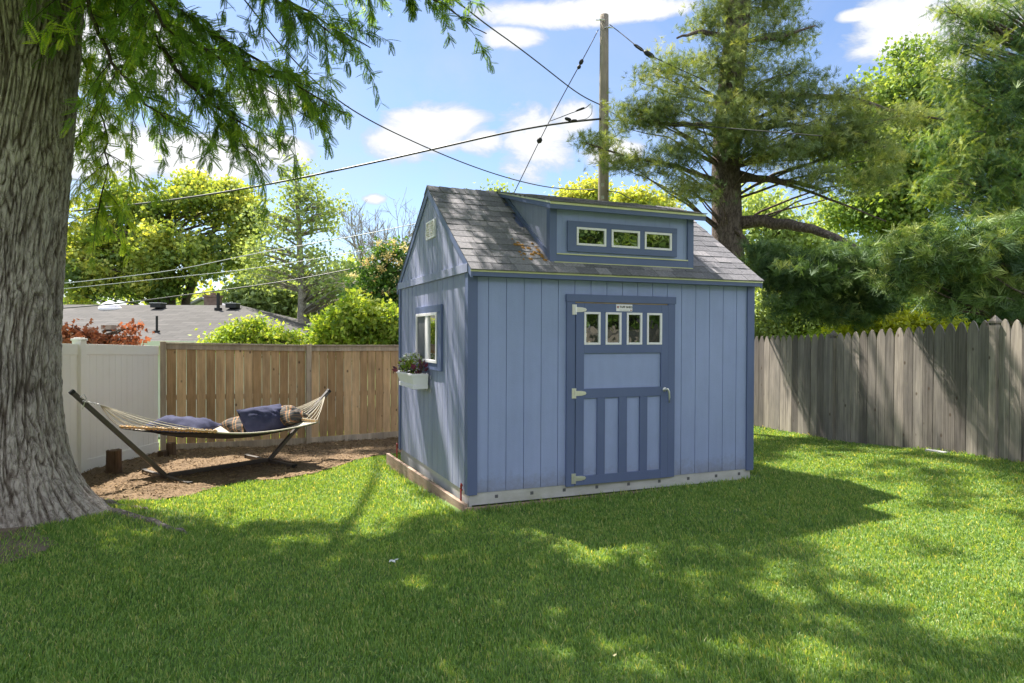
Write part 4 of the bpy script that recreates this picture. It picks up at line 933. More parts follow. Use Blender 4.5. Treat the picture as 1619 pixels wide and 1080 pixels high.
_h = XX/-SH[0]; _y = YY+SH[1]*_h; band = (XX > -.02)&(_h < 3.6)&(_y > -.1)&(_y < 3.1); n_w = np.full(XX.shape, -1.); n_w[band] = [mnoise.noise(Vector((a*3.6, b_*2.6, 4.)))+.5*mnoise.noise(Vector((a*7, b_*6, 8.))) for a, b_ in zip(XX[band], YY[band])]; wall_lit = band&(n_w > .02)                     # rays that reach the shed's side wall
lit |= (XX > .4)&(XX < 3.6)&(YY > -1.8)&(YY < -.8)&(n_b > .2)                        # rays that reach the roof
lit |= (XX > 3.75)&(XX < 4.5)&(YY > -1.8)&(YY < -.8)
lit |= (XX > 5.6)&(YY > -4)&(YY < 3)&(n_c > .22)
n_d = up(nz2d(XC, YC, .9, 3.4, 31.)); lit &= ~((n_d > .09)&(XX > 1.0)&(YY < -.8))
print('lit', lit.mean())
dil = lit.copy(); R_ = 4
for i in range(-R_, R_+1):
    for j in range(-R_, R_+1):
        if (i/3.2)**2+(j/3.)**2 <= 1: dil |= np.roll(np.roll(lit, i, 0), j, 1)
dil |= wall_lit
def shade_canopy(x0, x1, y0, y1, st):
    gx, gy = np.meshgrid(np.arange(x0, x1, st), np.arange(y0, y1, st)); x = gx.ravel()+RNG.uniform(-st*.5, st*.5, gx.size); y = gy.ravel()+RNG.uniform(-st*.5, st*.5, gx.size)
    ix = np.clip(((x-GX[0])/RES).round().astype(int), 0, len(GX)-1); iy = np.clip(((y-GY[0])/RES).round().astype(int), 0, len(GY)-1); keep = ~dil[iy, ix]
    x, y = x[keep], y[keep]; z = gz(x, y); m_ = len(x); h = np.full(m_, 5.)
    for _ in range(60):
        P = np.stack([x+SH[0]*h, y+SH[1]*h, z+h], 1); q = project(P); vis = (q[:, 2] > .3) & (q[:, 1] > -75) & (q[:, 0] > -60) & (q[:, 0] < 1680); h = np.where(vis, h+.25, h)
    h += RNG.exponential(.7, m_); return np.stack([x+SH[0]*h, y+SH[1]*h, z+h], 1)
can = np.concatenate([shade_canopy(-6.5, 7.0, -8.5, 2.6, .195), shade_canopy(-4.8, 1.0, 2.6, 6.0, .22)])
_p = can-SH*can[:, 2:3]; _n = np.array([mnoise.noise(Vector((a*1.3, b_*2.2, 51.)))+.5*mnoise.noise(Vector((a*3, b_*5, 57.))) for a, b_ in _p[:, :2]]); can = can[~((_n > .10)&(RNG.random(len(can)) < .62))]
print('canopy clumps', len(can))
left = can[:, 0] < 2.2
C1 = can[left]; C2 = can[~left]
hub = np.array([TRX+.25, TRY+.1, TRG+7.0])
def canopy_mesh(C, root, limb_from, lm, bm, per=90, spread=.105):
    V, F, T = crown(C, per, spread, .085, LEAF, .4, .18, flat=.8); np_mesh('shade_crown', V, F, M[lm], root, T)
    # limbs: k-means style hubs
    K = 14; idx = RNG.choice(len(C), K, replace=False); H = C[idx].copy()
    for _ in range(6):
        lab = np.argmin(((C[:, None]-H[None])**2).sum(-1), 1)
        for j in range(K):
            if (lab == j).any(): H[j] = C[lab == j].mean(0)
    b = MB()
    for j in range(K):
        d = np.linalg.norm(H[j]-limb_from); mid = (H[j]+limb_from)/2+np.array([0, 0, .18*d]); b.tube(bez(limb_from, mid, H[j], 10), np.linspace(min(.085, .03+.010*d), .025, 10), 7, cap=False)
        for q in C[lab == j][::6]:
            b.tube(bez(H[j], (H[j]+q)/2+[0, 0, .1], q, 4), [.016,.012,.008,.005], 4, cap=False)
    b.build('shade_crown_limbs', M[bm], root, smooth=True)
canopy_mesh(C1, loc, hub, 'leaf_locust', 'bark_thin')
bt = MB()
for e in range(5):
    a = .4+e*1.25; b_ = hub+np.array([math.cos(a)*1.2, math.sin(a)*1.2, 1.8]); bt.tube(bez(hub-[0,0,.6], hub+[0,0,.6], b_, 8), np.linspace(.34, .16, 8), 12, cap=True)
bt.build('main_limb', M['bark'], loc, smooth=True)

# ================================================================== TREES ON THE RIGHT
base = ground_base(1152, 15); ptr = [base-[0,0,.1], at(1152, 420, 15), at(1149, 330, 15), at(1147, 240, 15), at(1155, 150, 15), at(1166, 40, 15), at(1180, -120, 15), at(1190, -330, 15), at(1195, -480, 15)]
pb = [(1200,5,70,40,15),(1125,30,45,40,15),(1060,125,65,45,14.6),(1150,95,45,70,14.7),(1010,180,45,28,14.2),(1070,175,60,40,14),(1130,190,60,35,14.2),(1225,150,80,50,14.5),(1290,190,65,40,14.2),(1240,235,90,35,14),(1060,262,75,24,13.8),(985,248,55,18,13.7),(1100,300,45,18,14),(940,225,30,12,13.7),(1280,285,60,25,14),(1310,235,40,30,14.4),(1090,235,50,20,13.9),(1190,200,55,40,14),(1230,60,50,30,15),(1340,200,50,28,14.2),(1400,235,50,22,14.1),(1445,190,45,16,14.1),(1380,285,50,22,14.1),(1340,150,35,18,14.4),(1180,-80,110,70,15),(1190,-220,90,80,15)]
pblobs = [px_blob(a, b_, d, rx, rz, w=rx*rz) for a, b_, rx, rz, d in pb]
ex = [([at(1160,283,15), at(1200,282,14.8), at(1245,288,14.5), at(1300,300,14.2)], .10, .03), ([at(1160,352,15), at(1215,350,14.6), at(1280,360,13.6), at(1330,378,13), at(1390,420,12.6)], .15, .04),
      ([at(1150,292,15), at(1115,280,14.6), at(1070,262,14.2), at(990,248,13.8), at(925,225,13.6)], .07, .012), ([at(1150,205,15), at(1110,198,14.6), at(1060,196,14.2), at(1010,185,14)], .10, .02),
      ([at(1155,355,14.8), at(1175,375,14.6), at(1195,402,14.4)], .055, .035), ([at(1160,215,15), at(1240,195,14.5), at(1310,210,14.2), at(1400,232,14)], .08, .015), ([at(1160,150,15), at(1260,150,14.6), at(1345,155,14.4), at(1420,178,14.2), at(1495,190,14)], .09, .02),
      ([at(1160,270,15), at(1270,300,14.4), at(1340,325,14.2), at(1400,350,14)], .05, .012), ([at(1160,60,15), at(1110,50,14.8), at(1070,60,14.6)], .08, .02), ([at(1165,65,15), at(1230,60,14.8), at(1290,40,14.6)], .07, .02)]
pine = tree('pine_tree', 'tall pine with a thick dark trunk standing behind the right end of the shed', 'tree', base, ptr, (.40, .12), pblobs, 740, 28, .17, .115, TUFT, 'needle', 'bark_pine', tint=.5, extra=ex, limb=.032, branch_frac=.18, flat=.55, up=.45, down=0, tvar=.2)
lb = [px_blob(a, b_, d, rx, rz, w=rx*rz) for a, b_, rx, rz, d in [(1240,430,60,28,12.4),(1300,440,70,40,12.2),(1350,420,60,40,12),(1390,455,40,40,12),(1270,480,60,22,12.4),(1340,490,60,20,12.2),(1210,400,30,18,12.6)]]
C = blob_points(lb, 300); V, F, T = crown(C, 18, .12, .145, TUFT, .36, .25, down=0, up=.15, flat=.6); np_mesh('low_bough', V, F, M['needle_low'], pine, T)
b = MB()
for pts in branch_paths([at(1280,360,13.6), at(1330,378,13), at(1390,420,12.6)], C[:70], hook=.1): b.tube(pts, np.linspace(.022, .005, len(pts)), 5, cap=False)
b.build('limbs', M['bark_pine'], pine, smooth=True)
canopy_mesh(C2, pine, np.array(ptr[7]), 'needle', 'bark_pine')  # the right-hand shade clumps, also unseen, are hung on the pine
base = ground_base(1720, 10.6)
wb = [px_blob(a, b_, d, rx, rz, w=rx*rz) for a, b_, rx, rz, d in [(1460,400,55,35,9.8),(1530,400,70,45,9.8),(1600,385,60,60,10),(1440,440,40,30,9.9),(1510,460,70,35,10),(1590,470,60,35,10),(1640,400,50,60,10.2),(1690,350,60,70,10.6),(1700,150,80,100,10.6)]]
tree('pine_tree', 'low spreading blue green pine boughs hanging over the right part of the grey picket fence', 'tree', base, [base, at(1722,300,10.6), at(1724,100,10.6), at(1726,-150,10.6)], (.2, .05), wb, 430, 18, .11, .15, TUFT, 'needle_low', 'bark_pine', tint=.5, flat=.6, up=.1, down=0, tvar=.3,
     extra=[([at(1722,400,10.6), at(1640,420,10.2), at(1560,405,9.9), at(1470,395,9.8)], .06, .012), ([at(1722,430,10.6), at(1620,470,10.1), at(1500,460,10)], .05, .01)])
base = ground_base(1660, 16.5)
sb_ = [px_blob(a, b_, d, rx, rz, w=rx*rz) for a, b_, rx, rz, d in [(1620,-40,70,50,16.5),(1590,40,65,50,16.3),(1560,110,60,45,16),(1610,140,60,60,16.2),(1560,190,55,35,16),(1600,240,65,50,16),(1560,280,70,40,15.8),(1620,320,70,50,16),(1540,20,45,28,16),(1520,150,40,25,15.8),(1495,120,30,35,16),(1510,60,35,25,16),(1500,230,40,35,15.8),(1490,300,40,30,15.6),(1530,330,50,25,15.6),(1500,10,25,15,15.8)]]
tree('spruce_tree', 'tall dark spruce with drooping boughs at the right edge of the picture', 'tree', base, [base, at(1660,300,16.5), at(1658,50,16.5), at(1655,-300,16.5)], (.3, .06), sb_, 560, 24, .17, .24, SPRIG, 'spruce', 'bark_pine', tint=.45, down=.7, flat=.4, tvar=.34, lt=.16)
base = ground_base(1430, 21)
mb_ = [px_blob(a, b_, d, rx, rz, w=rx*rz) for a, b_, rx, rz, d in [(1380,190,45,50,21),(1350,250,45,40,21),(1440,110,45,45,21),(1480,180,55,60,21),(1410,250,60,50,20.5),(1390,320,60,45,20.5),(1460,300,70,60,20.5),(1520,230,60,80,21),(1340,340,50,35,20.5),(1440,370,60,30,20),(1400,140,22,18,21),(1375,125,12,14,21)]]
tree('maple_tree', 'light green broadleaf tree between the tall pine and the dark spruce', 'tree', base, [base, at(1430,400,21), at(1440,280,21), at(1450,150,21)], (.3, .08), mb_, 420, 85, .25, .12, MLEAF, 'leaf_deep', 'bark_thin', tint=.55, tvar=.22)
def shrub(name, label, px, d, bl, ncl, per, spread, size, tm, lm, tint=.5, catg='shrub', group=None, tvar=.2, bm='bark_thin', **kw):
    base = ground_base(px, d); top = at(px, bl[0][1], d)
    return tree(name, label, catg, base, [base, base*.5+top*.5, top], (.07, .02), [px_blob(a, b_, dd, rx, rz, w=rx*rz) for a, b_, rx, rz, dd in bl], ncl, per, spread, size, tm, lm, bm, tint=tint, tvar=tvar, group=group, limb=.025, **kw)
shrub('hedge_shrub', 'sunlit yellow green shrub glowing just above the picket points', 1420, 13, [(1420,520,70,22,13),(1360,515,40,20,13.2),(1480,520,40,24,12.8)], 150, 40, .14, .10, LEAF, 'leaf_yellow', .55)
shrub('broadleaf_shrub', 'feathery pale green shrub behind the fence just right of the shed', 1240, 15, [(1230,485,50,35,15),(1290,500,60,32,15),(1210,530,40,30,15)], 190, 40, .2, .10, LEAF, 'leaf_olive', .6)
shrub('broadleaf_shrub', 'light green leafy shrub filling the gap under the two sets of pine boughs', 1430, 17, [(1420,455,60,40,17),(1380,490,50,30,17),(1480,490,60,30,17)], 190, 40, .22, .12, LEAF, 'leaf_maple', .6)
shrub('broadleaf_tree', 'dark leafy undergrowth tree low behind the right end of the picket fence', 1560, 13.5, [(1570,500,80,40,13.5),(1500,505,40,30,13.5),(1640,480,60,60,13.5)], 200, 36, .2, .12, LEAF, 'leaf_dark', .35, catg='tree')
shrub('background_tree', 'pale leafy tree seen through the gap left of the long pine bough', 1250, 27, [(1230,390,60,60,27),(1300,420,60,60,27),(1200,330,30,30,27)], 260, 36, .4, .22, LEAF, 'leaf_olive', .65, catg='tree')
shrub('background_tree', 'yellow green treetop behind the dormer left of the utility pole', 925, 30, [(930,308,28,16,30),(905,318,24,14,30),(940,292,12,8,30)], 60, 40, .3, .2, LEAF, 'leaf_maple', .75, catg='tree')
shrub('background_tree', 'yellow green treetop behind the dormer right of the utility pole', 1010, 31, [(1010,314,40,10,31),(1045,328,40,10,31),(990,318,20,10,31)], 60, 40, .3, .2, LEAF, 'leaf_maple', .75, catg='tree')
shrub('background_tree', 'thin twiggy treetop poking just above the shed ridge', 785, 22, [(785,303,32,9,22)], 16, 12, .2, .12, LEAF, 'leaf_olive', .5, catg='tree', branch_frac=1.)

# ================================================================== TREES ON THE LEFT, BEYOND THE FENCES
base = ground_base(268, 33)
ml = [(250,330,60,35,33),(330,320,60,40,33),(200,330,40,40,33),(390,320,35,35,33),(180,400,45,50,33),(260,400,70,45,32),(340,400,55,45,32),(390,370,35,40,33),(230,450,60,25,32),(300,290,30,20,33),(350,300,18,12,33),(140,370,45,50,32),(130,440,45,40,31)]
tree('maple_tree', 'broad bright green maple with several trunks behind the neighbour house', 'tree', base, [base, at(268,470,33), at(268,400,33), at(265,320,33)], (.42, .12), [px_blob(a, b_, d, rx, rz, w=rx*rz) for a, b_, rx, rz, d in ml], 400, 95, .30, .17, MLEAF, 'leaf_maple', 'bark_thin', tint=.55, tvar=.3, limb=.12,
     extra=[([base, at(240,465,33), at(215,400,33), at(205,340,33)], .33, .08), ([base, at(296,470,33), at(320,420,33), at(345,340,33)], .34, .08)])
base = ground_base(475, 27)
yl = [(470,300,40,35,27),(440,350,50,40,27),(500,340,45,40,27),(430,420,55,45,27),(500,420,55,45,27),(470,265,20,18,27),(530,330,20,25,27),(400,400,25,30,27),(540,450,50,30,26)]
tree('sycamore_tree', 'tall airy sycamore with a pale trunk and sparse young leaves', 'tree', base, [base, at(478,470,27), at(474,400,27), at(470,320,27), at(466,250,27)], (.26, .04), [px_blob(a, b_, d, rx, rz, w=rx*rz) for a, b_, rx, rz, d in yl], 300, 20, .26, .12, MLEAF, 'leaf_olive', 'bark_pale', tint=.6, tvar=.2, limb=.06, branch_frac=.85)
base = ground_base(600, 25); top = at(600, 400, 25)
bt_root = thing('bare_tree', 'leafless bare twiggy tree between the sycamore and the shed gable', 'tree', tuple(base))
b = MB()
def twig(p, d, L_, r, lev):
    q = p+d*L_; m_ = (p+q)/2+RNG.normal(0, .06*L_, 3); b.tube(bez(p, m_, q, 4), [r, r*.85, r*.7, r*.55], 5, cap=False)
    if lev > 0:
        for _ in range(3):
            nd = d+RNG.normal(0, .42, 3)+[0, 0, .22]; nd /= np.linalg.norm(nd); t = random.uniform(.35, 1); twig(p+(q-p)*t, nd, L_*random.uniform(.55, .8), max(r*.55, .007), lev-1)
b.tube([base, base*.4+top*.6], [.13, .10], 8)
for k in range(8):
    a = k*.9; d = np.array([math.cos(a)*.42, math.sin(a)*.42, 1.]); d /= np.linalg.norm(d); twig(base*.35+top*.65, d, 1.9, .045, 4)
b.build('branches', M['bark_pale'], bt_root)
root = shrub('hydrangea_tree', 'dark leafed shrub with big peach flower heads beside the shed gable', 605, 15.5, [(600,430,35,30,15.5),(620,470,30,35,15.5),(570,460,28,25,15.5),(600,500,50,25,15.3),(640,440,30,40,15.6),(595,398,14,10,15.5),(625,395,18,12,15.5)], 170, 30, .14, .11, LEAF, 'leaf_dark', .45)
C = np.array([at(*q, 15.2) for q in [(600,385),(628,383),(640,388),(585,398),(612,402),(580,425),(610,415),(632,412),(595,440),(620,440),(560,445),(577,462),(600,458),(625,460),(545,475),(590,478),(530,490),(640,470),(612,488),(565,490),(548,500),(605,425)]])
C += RNG.normal(0, .07, C.shape); V, F, T = crown(C, 60, .06, .05, LEAF, .5, .2, up=.5, down=0); np_mesh('flower_heads', V, F, M['peach'], root, T)
shrub('broadleaf_shrub', 'big bright yellow green shrub leaning over the cedar fence beside the shed', 575, 14.3, [(580,505,50,30,14.3),(545,520,45,28,14.2),(610,520,40,35,14.4),(520,540,40,18,14.2),(600,545,60,18,14.4),(560,475,12,12,14.3)], 330, 34, .13, .115, LEAF, 'leaf_bright', .6, tvar=.25)
shrub('broadleaf_shrub', 'loose light green shrub before the neighbour roof above the cedar fence', 400, 13.6, [(370,528,30,14,13.6),(420,530,40,14,13.6),(350,540,30,8,13.6),(460,538,35,12,13.6),(400,512,30,9,13.6),(390,545,60,8,13.6)], 150, 26, .11, .085, LEAF, 'leaf_bright', .6, tvar=.25, branch_frac=.8)
shrub('japanese_maple', 'small red leafed japanese maple above the cream vinyl fence', 150, 11.0, [(140,538,40,10,11),(180,540,35,6,11),(118,530,25,14,11),(209,519,6,6,11),(165,542,50,7,11)], 80, 16, .09, .075, MLEAF, 'leaf_red', .5, catg='small tree', branch_frac=.9)
shrub('background_tree', 'olive green leafy tree low behind the hip of the neighbour roof', 450, 31, [(440,470,50,25,31),(520,470,50,28,31),(400,470,30,20,31),(560,440,30,30,31)], 230, 36, .42, .26, LEAF, 'leaf_olive', .55, catg='tree')
# far wood closing the horizon (reads as one mass)
C = []
for k in range(1200):
    a = YAW+random.uniform(-1.15, 1.0); d = random.uniform(55, 75); C.append((CAM[0]+math.sin(a)*d, CAM[1]+math.cos(a)*d, random.uniform(-1, 6.3)+1.0*math.sin(a*17)+.7*math.sin(a*41)))
V, F, T = crown(np.array(C), 60, .9, .6, LEAF, .45, .22); tag(np_mesh('distant_wood', V, F, M['leaf_maple'], None, T), 'green treeline of a far off wood closing the horizon', 'wood', kind='stuff')
# trees and fence behind the photographer (seen mirrored in the panes)
bfn = thing('board_fence', 'brown board fence behind the viewpoint, mirrored in the door panes', 'fence', (2, -12.5, 0))
for k in range(5):
    x = -8+k*4.; b = MB(); b.obox((x+1.98, -12.5, 1.05), (1.95, 0, 0), (0, .015, 0), (0, 0, 1.05), .3+.1*k); b.build('panel', M['grey_wood'], bfn); b = MB(); b.box(x-.05, x+.05, -12.55, -12.45, -.1, 2.2); b.build('post', M['cedar_frame'], bfn)
for (x, y, l) in ((-3, -17, 'leafy tree behind the viewpoint mirrored in the dormer panes, nearest the house side'), (5, -16, 'leafy tree behind the viewpoint mirrored in the door panes'), (11, -14, 'leafy tree behind the viewpoint on the picket fence side')):
    z = g1(x, y); root = tree('garden_tree', l, 'tree', (x, y, z), [(x, y, z), (x, y, z+2.5), (x+.2, y, z+5)], (.25, .1), [((x, y, z+4.2), (3.6, 2.2, 3.0), 1)], 420, 60, .42, .26, LEAF, 'leaf_deep', 'bark_thin', tint=.4)

# ================================================================== NEIGHBOUR HOUSES
HR = np.array([_rt[0], _rt[1], 0]); HF = np.array([-_rt[1], _rt[0], 0])
def hp(lat, dep, z): return np.array([CAM[0], CAM[1], 0])+HR*lat+HF*dep+np.array([0, 0, z])
hb = thing('neighbour_house', 'low neighbour house with a grey shingled hip roof behind the fences', 'house', tuple(hp(-14, 24, -1.1)))
e0, e1, EZ2, RZ2 = -24., -6.2, 1.64, 2.93
b = MB(); cs = [hp(e0, 20, EZ2), hp(e1, 20, EZ2), hp(e1, 32, EZ2), hp(e0, 32, EZ2), hp(-20., 26, RZ2), hp(-10.3, 26, RZ2)]
b.add(cs, [(0,1,5,4), (1,2,5), (2,3,4,5), (3,0,4), (3,2,1,0)])
def roof_mat():
    m, nt, out = new_mat('house_shingles'); p = N(nt, 'ShaderNodeBsdfPrincipled'); L(nt, p.outputs[0], out.inputs[0])
    v = coords(nt, (1,1,1), (0,0,YAW)); br = N(nt, 'ShaderNodeTexBrick'); mp = N(nt, 'ShaderNodeMapping'); mp.inputs['Scale'].default_value = (1,.55,1); L(nt, v, mp.inputs[0]); L(nt, mp.outputs[0], br.inputs[0])
    br.inputs['Scale'].default_value = 1.; br.inputs['Brick Width'].default_value = .5; br.inputs['Row Height'].default_value = .16; br.inputs['Mortar Size'].default_value = .016
    br.inputs['Color1'].default_value = (.048,.044,.041,1); br.inputs['Color2'].default_value = (.075,.069,.065,1); br.inputs['Mortar'].default_value = (.035,.032,.03,1)
    c = mixc(nt, 1., br.outputs[0], ramp(nt, noise(nt, coords(nt), 1.3, 5), [(.3,(.85,.85,.85)),(.7,(1.15,1.13,1.12))]), 'MULTIPLY'); L(nt, c, p.inputs['Base Color']); p.inputs['Roughness'].default_value = .95; return m
b.build('roof', roof_mat(), hb)
b = MB()
for i, (p, q) in enumerate(((cs[0], cs[1]), (cs[1], cs[2]))): b.bar(p+[0,0,-.07], q+[0,0,-.07], .10, .14)
b.build_each('gutter', M['stucco'], hb)
b = MB(); b.prism([tuple(hp(a, c, 0)[:2]) for a, c in ((e0+.6, 20.6), (e1-.6, 20.6), (e1-.6, 31.4), (e0+.6, 31.4))], 'z', -2.4, EZ2-.012); b.build('wall', M['stucco'], hb)
def roofz(dep): return EZ2+(RZ2-EZ2)*(dep-20)/6
def on_roof(px, dep): lat = (px-809.5)/FPX*dep; return hp(lat, dep, roofz(dep))
p = on_roof(174, 25.2); b = MB()
for k in range(5): b.tube([p+[0,0,.05+.05*k], p+[0,0,.10+.05*k]], [.36*math.cos(k*.3), .36*math.cos((k+1)*.3)], 20)
b.tube([p+[0,0,-.1], p+[0,0,.05]], .38, 20); b.build('sky_dome', M['white'], hb, smooth=True)
for px in (250, 368):
    p = on_roof(px, 25.2); b = MB(); b.obox(p+[0,0,.12], HR*.19, HF*.2, (0,0,.08)); rv = b.build('roof_vent', M['black'], hb); b = MB(); b.obox(p+[0,0,.21], HR*.21, HF*.22, (0,0,.012)); b.build('hood', M['galv'], rv)
p = on_roof(172, 21.5); b = MB(); b.obox(p+[0,0,.08], HR*.16, HF*.15, (0,0,.07)); b.build('roof_vent', M['timber'], hb)
p = on_roof(345, 25.); b = MB(); b.tube([p, p+[0,0,.62]], .06, 10); b.tube([p, p+[0,0,.08]], .14, 10); b.build('vent_pipe', M['black'], hb)
p = on_roof(248, 21.2); b = MB(); b.tube([p, p+[0,0,.50]], .035, 8); b.tube([p+[0,0,.0], p+[0,0,.05]], .09, 8); b.build('vent_pipe', M['black'], hb)
p = hp((337-809.5)/FPX*28, 28, 0); b = MB(); b.obox(p+[0,0,2.6], HR*.26, HF*.26, (0,0,.75)); b.obox(p+[0,0,3.37], HR*.30, HF*.30, (0,0,.04)); b.tube([p+[0,0,3.4], p+[0,0,3.52]], .11, 8); b.build('chimney', M['brick'], hb)
h2 = thing('far_house', 'small pale house gable far behind the ridge of the neighbour roof', 'house', tuple(hp(-19.5, 45, -1.5)))
b = MB(); c = hp((324-809.5)/FPX*45, 45, 0); pr_ = [c-HR*3+[0,0,-1.5], c+HR*3+[0,0,-1.5], c+HR*3+[0,0,2.6], c+[0,0,4.05], c-HR*3+[0,0,2.6]]; n5 = len(pr_)
b.add(pr_+[q+HF*8 for q in pr_], [(0,1,2,3,4), (9,8,7,6,5)]+[(i, i+5, (i+1) % 5+5, (i+1) % 5) for i in range(5)]); b.build('wall', M['stucco'], h2)
b = MB(); 
for s in (-1, 1): b.bar(c+HR*s*3.3+[0,0,2.5]-HF*.3, c+[0,0,4.15]-HF*.3, .5, .12, up=(0,0,1)); b.add([c+HR*s*3.4-HF*.4+[0,0,2.46], c-HF*.4+[0,0,4.15], c+HF*8.3+[0,0,4.15], c+HR*s*3.4+HF*8.3+[0,0,2.46]], [(0,1,2,3)])
b.build('roof', M['shingle'], h2)

# ================================================================== UTILITY POLE AND WIRES
pb0 = ground_base(953, 15); pole = thing('utility_pole', 'tall round wooden utility pole rising behind the shed dormer', 'utility pole', tuple(pb0))
ptop = at(955.5, 24, 15); b = MB(); pts = densify([pb0-[0,0,.3], ptop], 14); b.tube(pts, np.linspace(.150, .092, 14), 18, tint=.4); b.build('pole', M['pole'], pole, smooth=True)
b = MB()
for (px, py, dx) in ((944,35,-14),(968,47,14),(944,163,-8),(968,166,10),(968,190,8)): q = at(955, py, 15); b.tube([q-HF*.1, q-HF*.14+HR*(dx*.0139*.6)], .012, 6); b.tube([q+HR*(dx*.0139*.4)-HF*.10, q+HR*(dx*.0139)-HF*.10], .012, 6)
b.build_each('bolt', M['steel'], pole)
b = MB()
for py in (292, 312): q = at(953, py, 14.86); b.obox(q, HR*.03, HF*.006, (0,0,.035))
b.build_each('number_tag', M['steel'], pole)
def wire(seq, r, label, m='wire', sag=0., extra=None, name='overhead_wire', catg='wire', group='overhead wires'):
    P = P3(seq); n = 60; t0 = np.r_[0, np.cumsum(np.linalg.norm(np.diff(P, axis=0), axis=1))]; t = np.linspace(0, t0[-1], n)
    pts = np.stack([np.interp(t, t0, P[:, k]) for k in range(3)], 1)
    for _ in range(30): pts[1:-1] = (pts[:-2]+2*pts[1:-1]+pts[2:])/4                # smooth catenary through the supports
    root = thing(name, label, catg, tuple(pts[0]), group); b = MB(); b.tube(pts, r, 6); b.build('cable', M[m], root, smooth=True)
    if extra: extra(root)
    return root
def blocks(specs):
    def f(root):
        b = MB()
        for (px, py, d, qx, qy, r) in specs:
            p, q = at(px, py, d), at(qx, qy, d); b.tube([p, p+(q-p)*.25, p+(q-p)*.75, q], [r*.5, r, r, r*.5], 8)
        b.build('splice', M['black'], root, smooth=True)
    return f
wire([(-60,352,17),(172,328,16.5),(300,314,16.3),(430,291,16),(560,264,15.8),(700,233,15.5),(800,209,15.3),(880,190,15.1),(905,188,15),(950,188,14.9)], .022, 'thickest overhead cable with a black splice just left of the pole', 'wire', extra=blocks([(893,187,15,903,190,.04),(903,191,15,913,191,.035)]))
wire([(960,190,14.9),(1000,191,14.6),(1060,195,14),(1300,215,12)], .009, 'thin wire running right from the pole into the pine', 'wire')
wire([(340,-60,9),(480,120,11),(560,181,12),(640,218,13),(720,254,14),(800,282,15),(880,301,16),(945,300,15.2)], .011, 'long thin wire slanting down over the sky to the pole just above the dormer roof', 'wire')
wire([(960,302,14.9),(978,304,15),(992,312,15.2),(1003,318,15.4)], .010, 'short black wire end curling right from the pole above the dormer roof', 'wire')
wire([(600,-80,9),(735,10,11),(760,34,11.5),(800,60,12.3),(850,98,13.2),(900,138,14.2),(932,162,14.9),(950,166,15)], .012, 'wavy insulated wire coming down from the upper left to the pole', 'wire')
wire([(946,47,15),(932,75,15),(918,100,15),(885,160,15.3),(853,222,15.6),(830,270,15.8),(812,306,16),(790,352,16.2)], .010, 'steep guy wire with two insulators going down left from the pole top', 'wire', extra=blocks([(921,94,15,917,102,.045),(917,103,15,914,109,.04),(855,218,15.6,851,226,.06)]))
wire([(964,39,15),(985,55,14.7),(1010,76,14.3),(1022,84,14.2),(1036,92,14.1),(1120,130,14)], .010, 'guy wire with a long insulator going right from the pole top into the pine', 'wire', extra=blocks([(1002,70,14.4,1018,81,.035),(1018,81,14.2,1034,91,.055)]))
wire([(934,164,15),(925,172,15),(905,178,15),(885,186,15),(868,192,15)], .009, 'thin tie wire from the wavy wire down to the thick cable', 'wire', extra=blocks([(910,176,15,924,170,.022)]))
wire([(936,166,14.9),(936,180,14.9),(928,188,14.9),(914,190,14.9)], .006, 'small looping jumper wire just left of the pole', 'wire')
wire([(960,192,14.8),(970,205,14.8),(975,215,14.8),(965,218,14.8)], .008, 'short looping jumper wire just right of the pole', 'wire')
wire([(963,176,14.8),(980,184,14.8),(984,198,14.8),(980,212,14.8),(966,220,14.8)], .008, 'longer looping jumper wire just right of the pole', 'wire')
wire([(-40,460,17),(130,446,17),(200,437,17),(300,426,17),(360,408,17),(430,396,17),(560,374,17),(660,354,17),(760,330,17)], .010, 'upper one of the three thin grey wires crossing in front of the maple and sycamore', 'wire_l')
wire([(-40,470,17.5),(150,452,17.5),(240,442,17.5),(380,428,17.5),(470,415,17.5),(560,398,17.5),(660,382,17.5),(760,360,17.5)], .008, 'middle and faintest of the three thin wires crossing in front of the maple', 'wire_l')
wire([(-40,498,16),(115,486,16),(190,481,16),(280,468,16),(380,455,16),(450,446,16),(540,429,16),(640,408,16),(740,380,16)], .014, 'lowest of the wires, dark, just above the ridge of the neighbour roof', 'wire')

# ================================================================== GRASS, MULCH CHIPS, SMALL THINGS
def sample_view(n, dmin, dmax, power):
    d = dmin*(dmax/dmin)**(RNG.random(n)**power); lat = (RNG.random(n)*2-1)*(.80*d+1.5)
    return CAM[0]+HR[0]*lat+HF[0]*d, CAM[1]+HR[1]*lat+HF[1]*d, d
x, y, d = sample_view(780000, 2.0, 15.5, .62)
ok = ~in_poly(x, y, MULCH_POLY)
ok &= ~((x > -.17) & (x < 3.88) & (y > -.10) & (y < 3.3))
fx = np.interp(y, [-8.8,-6.2,-3.5,-1.017,1.73,4.55,7.2], [5.8,6.1,6.45,6.752,6.99,7.43,7.66]); ok &= x < fx+.0
wx = np.interp(y, [-1.6,.26,2.22,4.18,6.02], [-6.6,-5.84,-5.02,-4.2,-3.42]); ok &= x > wx
ok &= ~((np.hypot(x-TRX, y-TRY) < .9) | (in_poly(x, y, DIRT) & (RNG.random(len(x)) < .62)))
dm2 = np.hypot((x-gp(240,822)[0]), (y-gp(240,822)[1])); ok &= ~((dm2 < .45) & (RNG.random(len(x)) < .5))
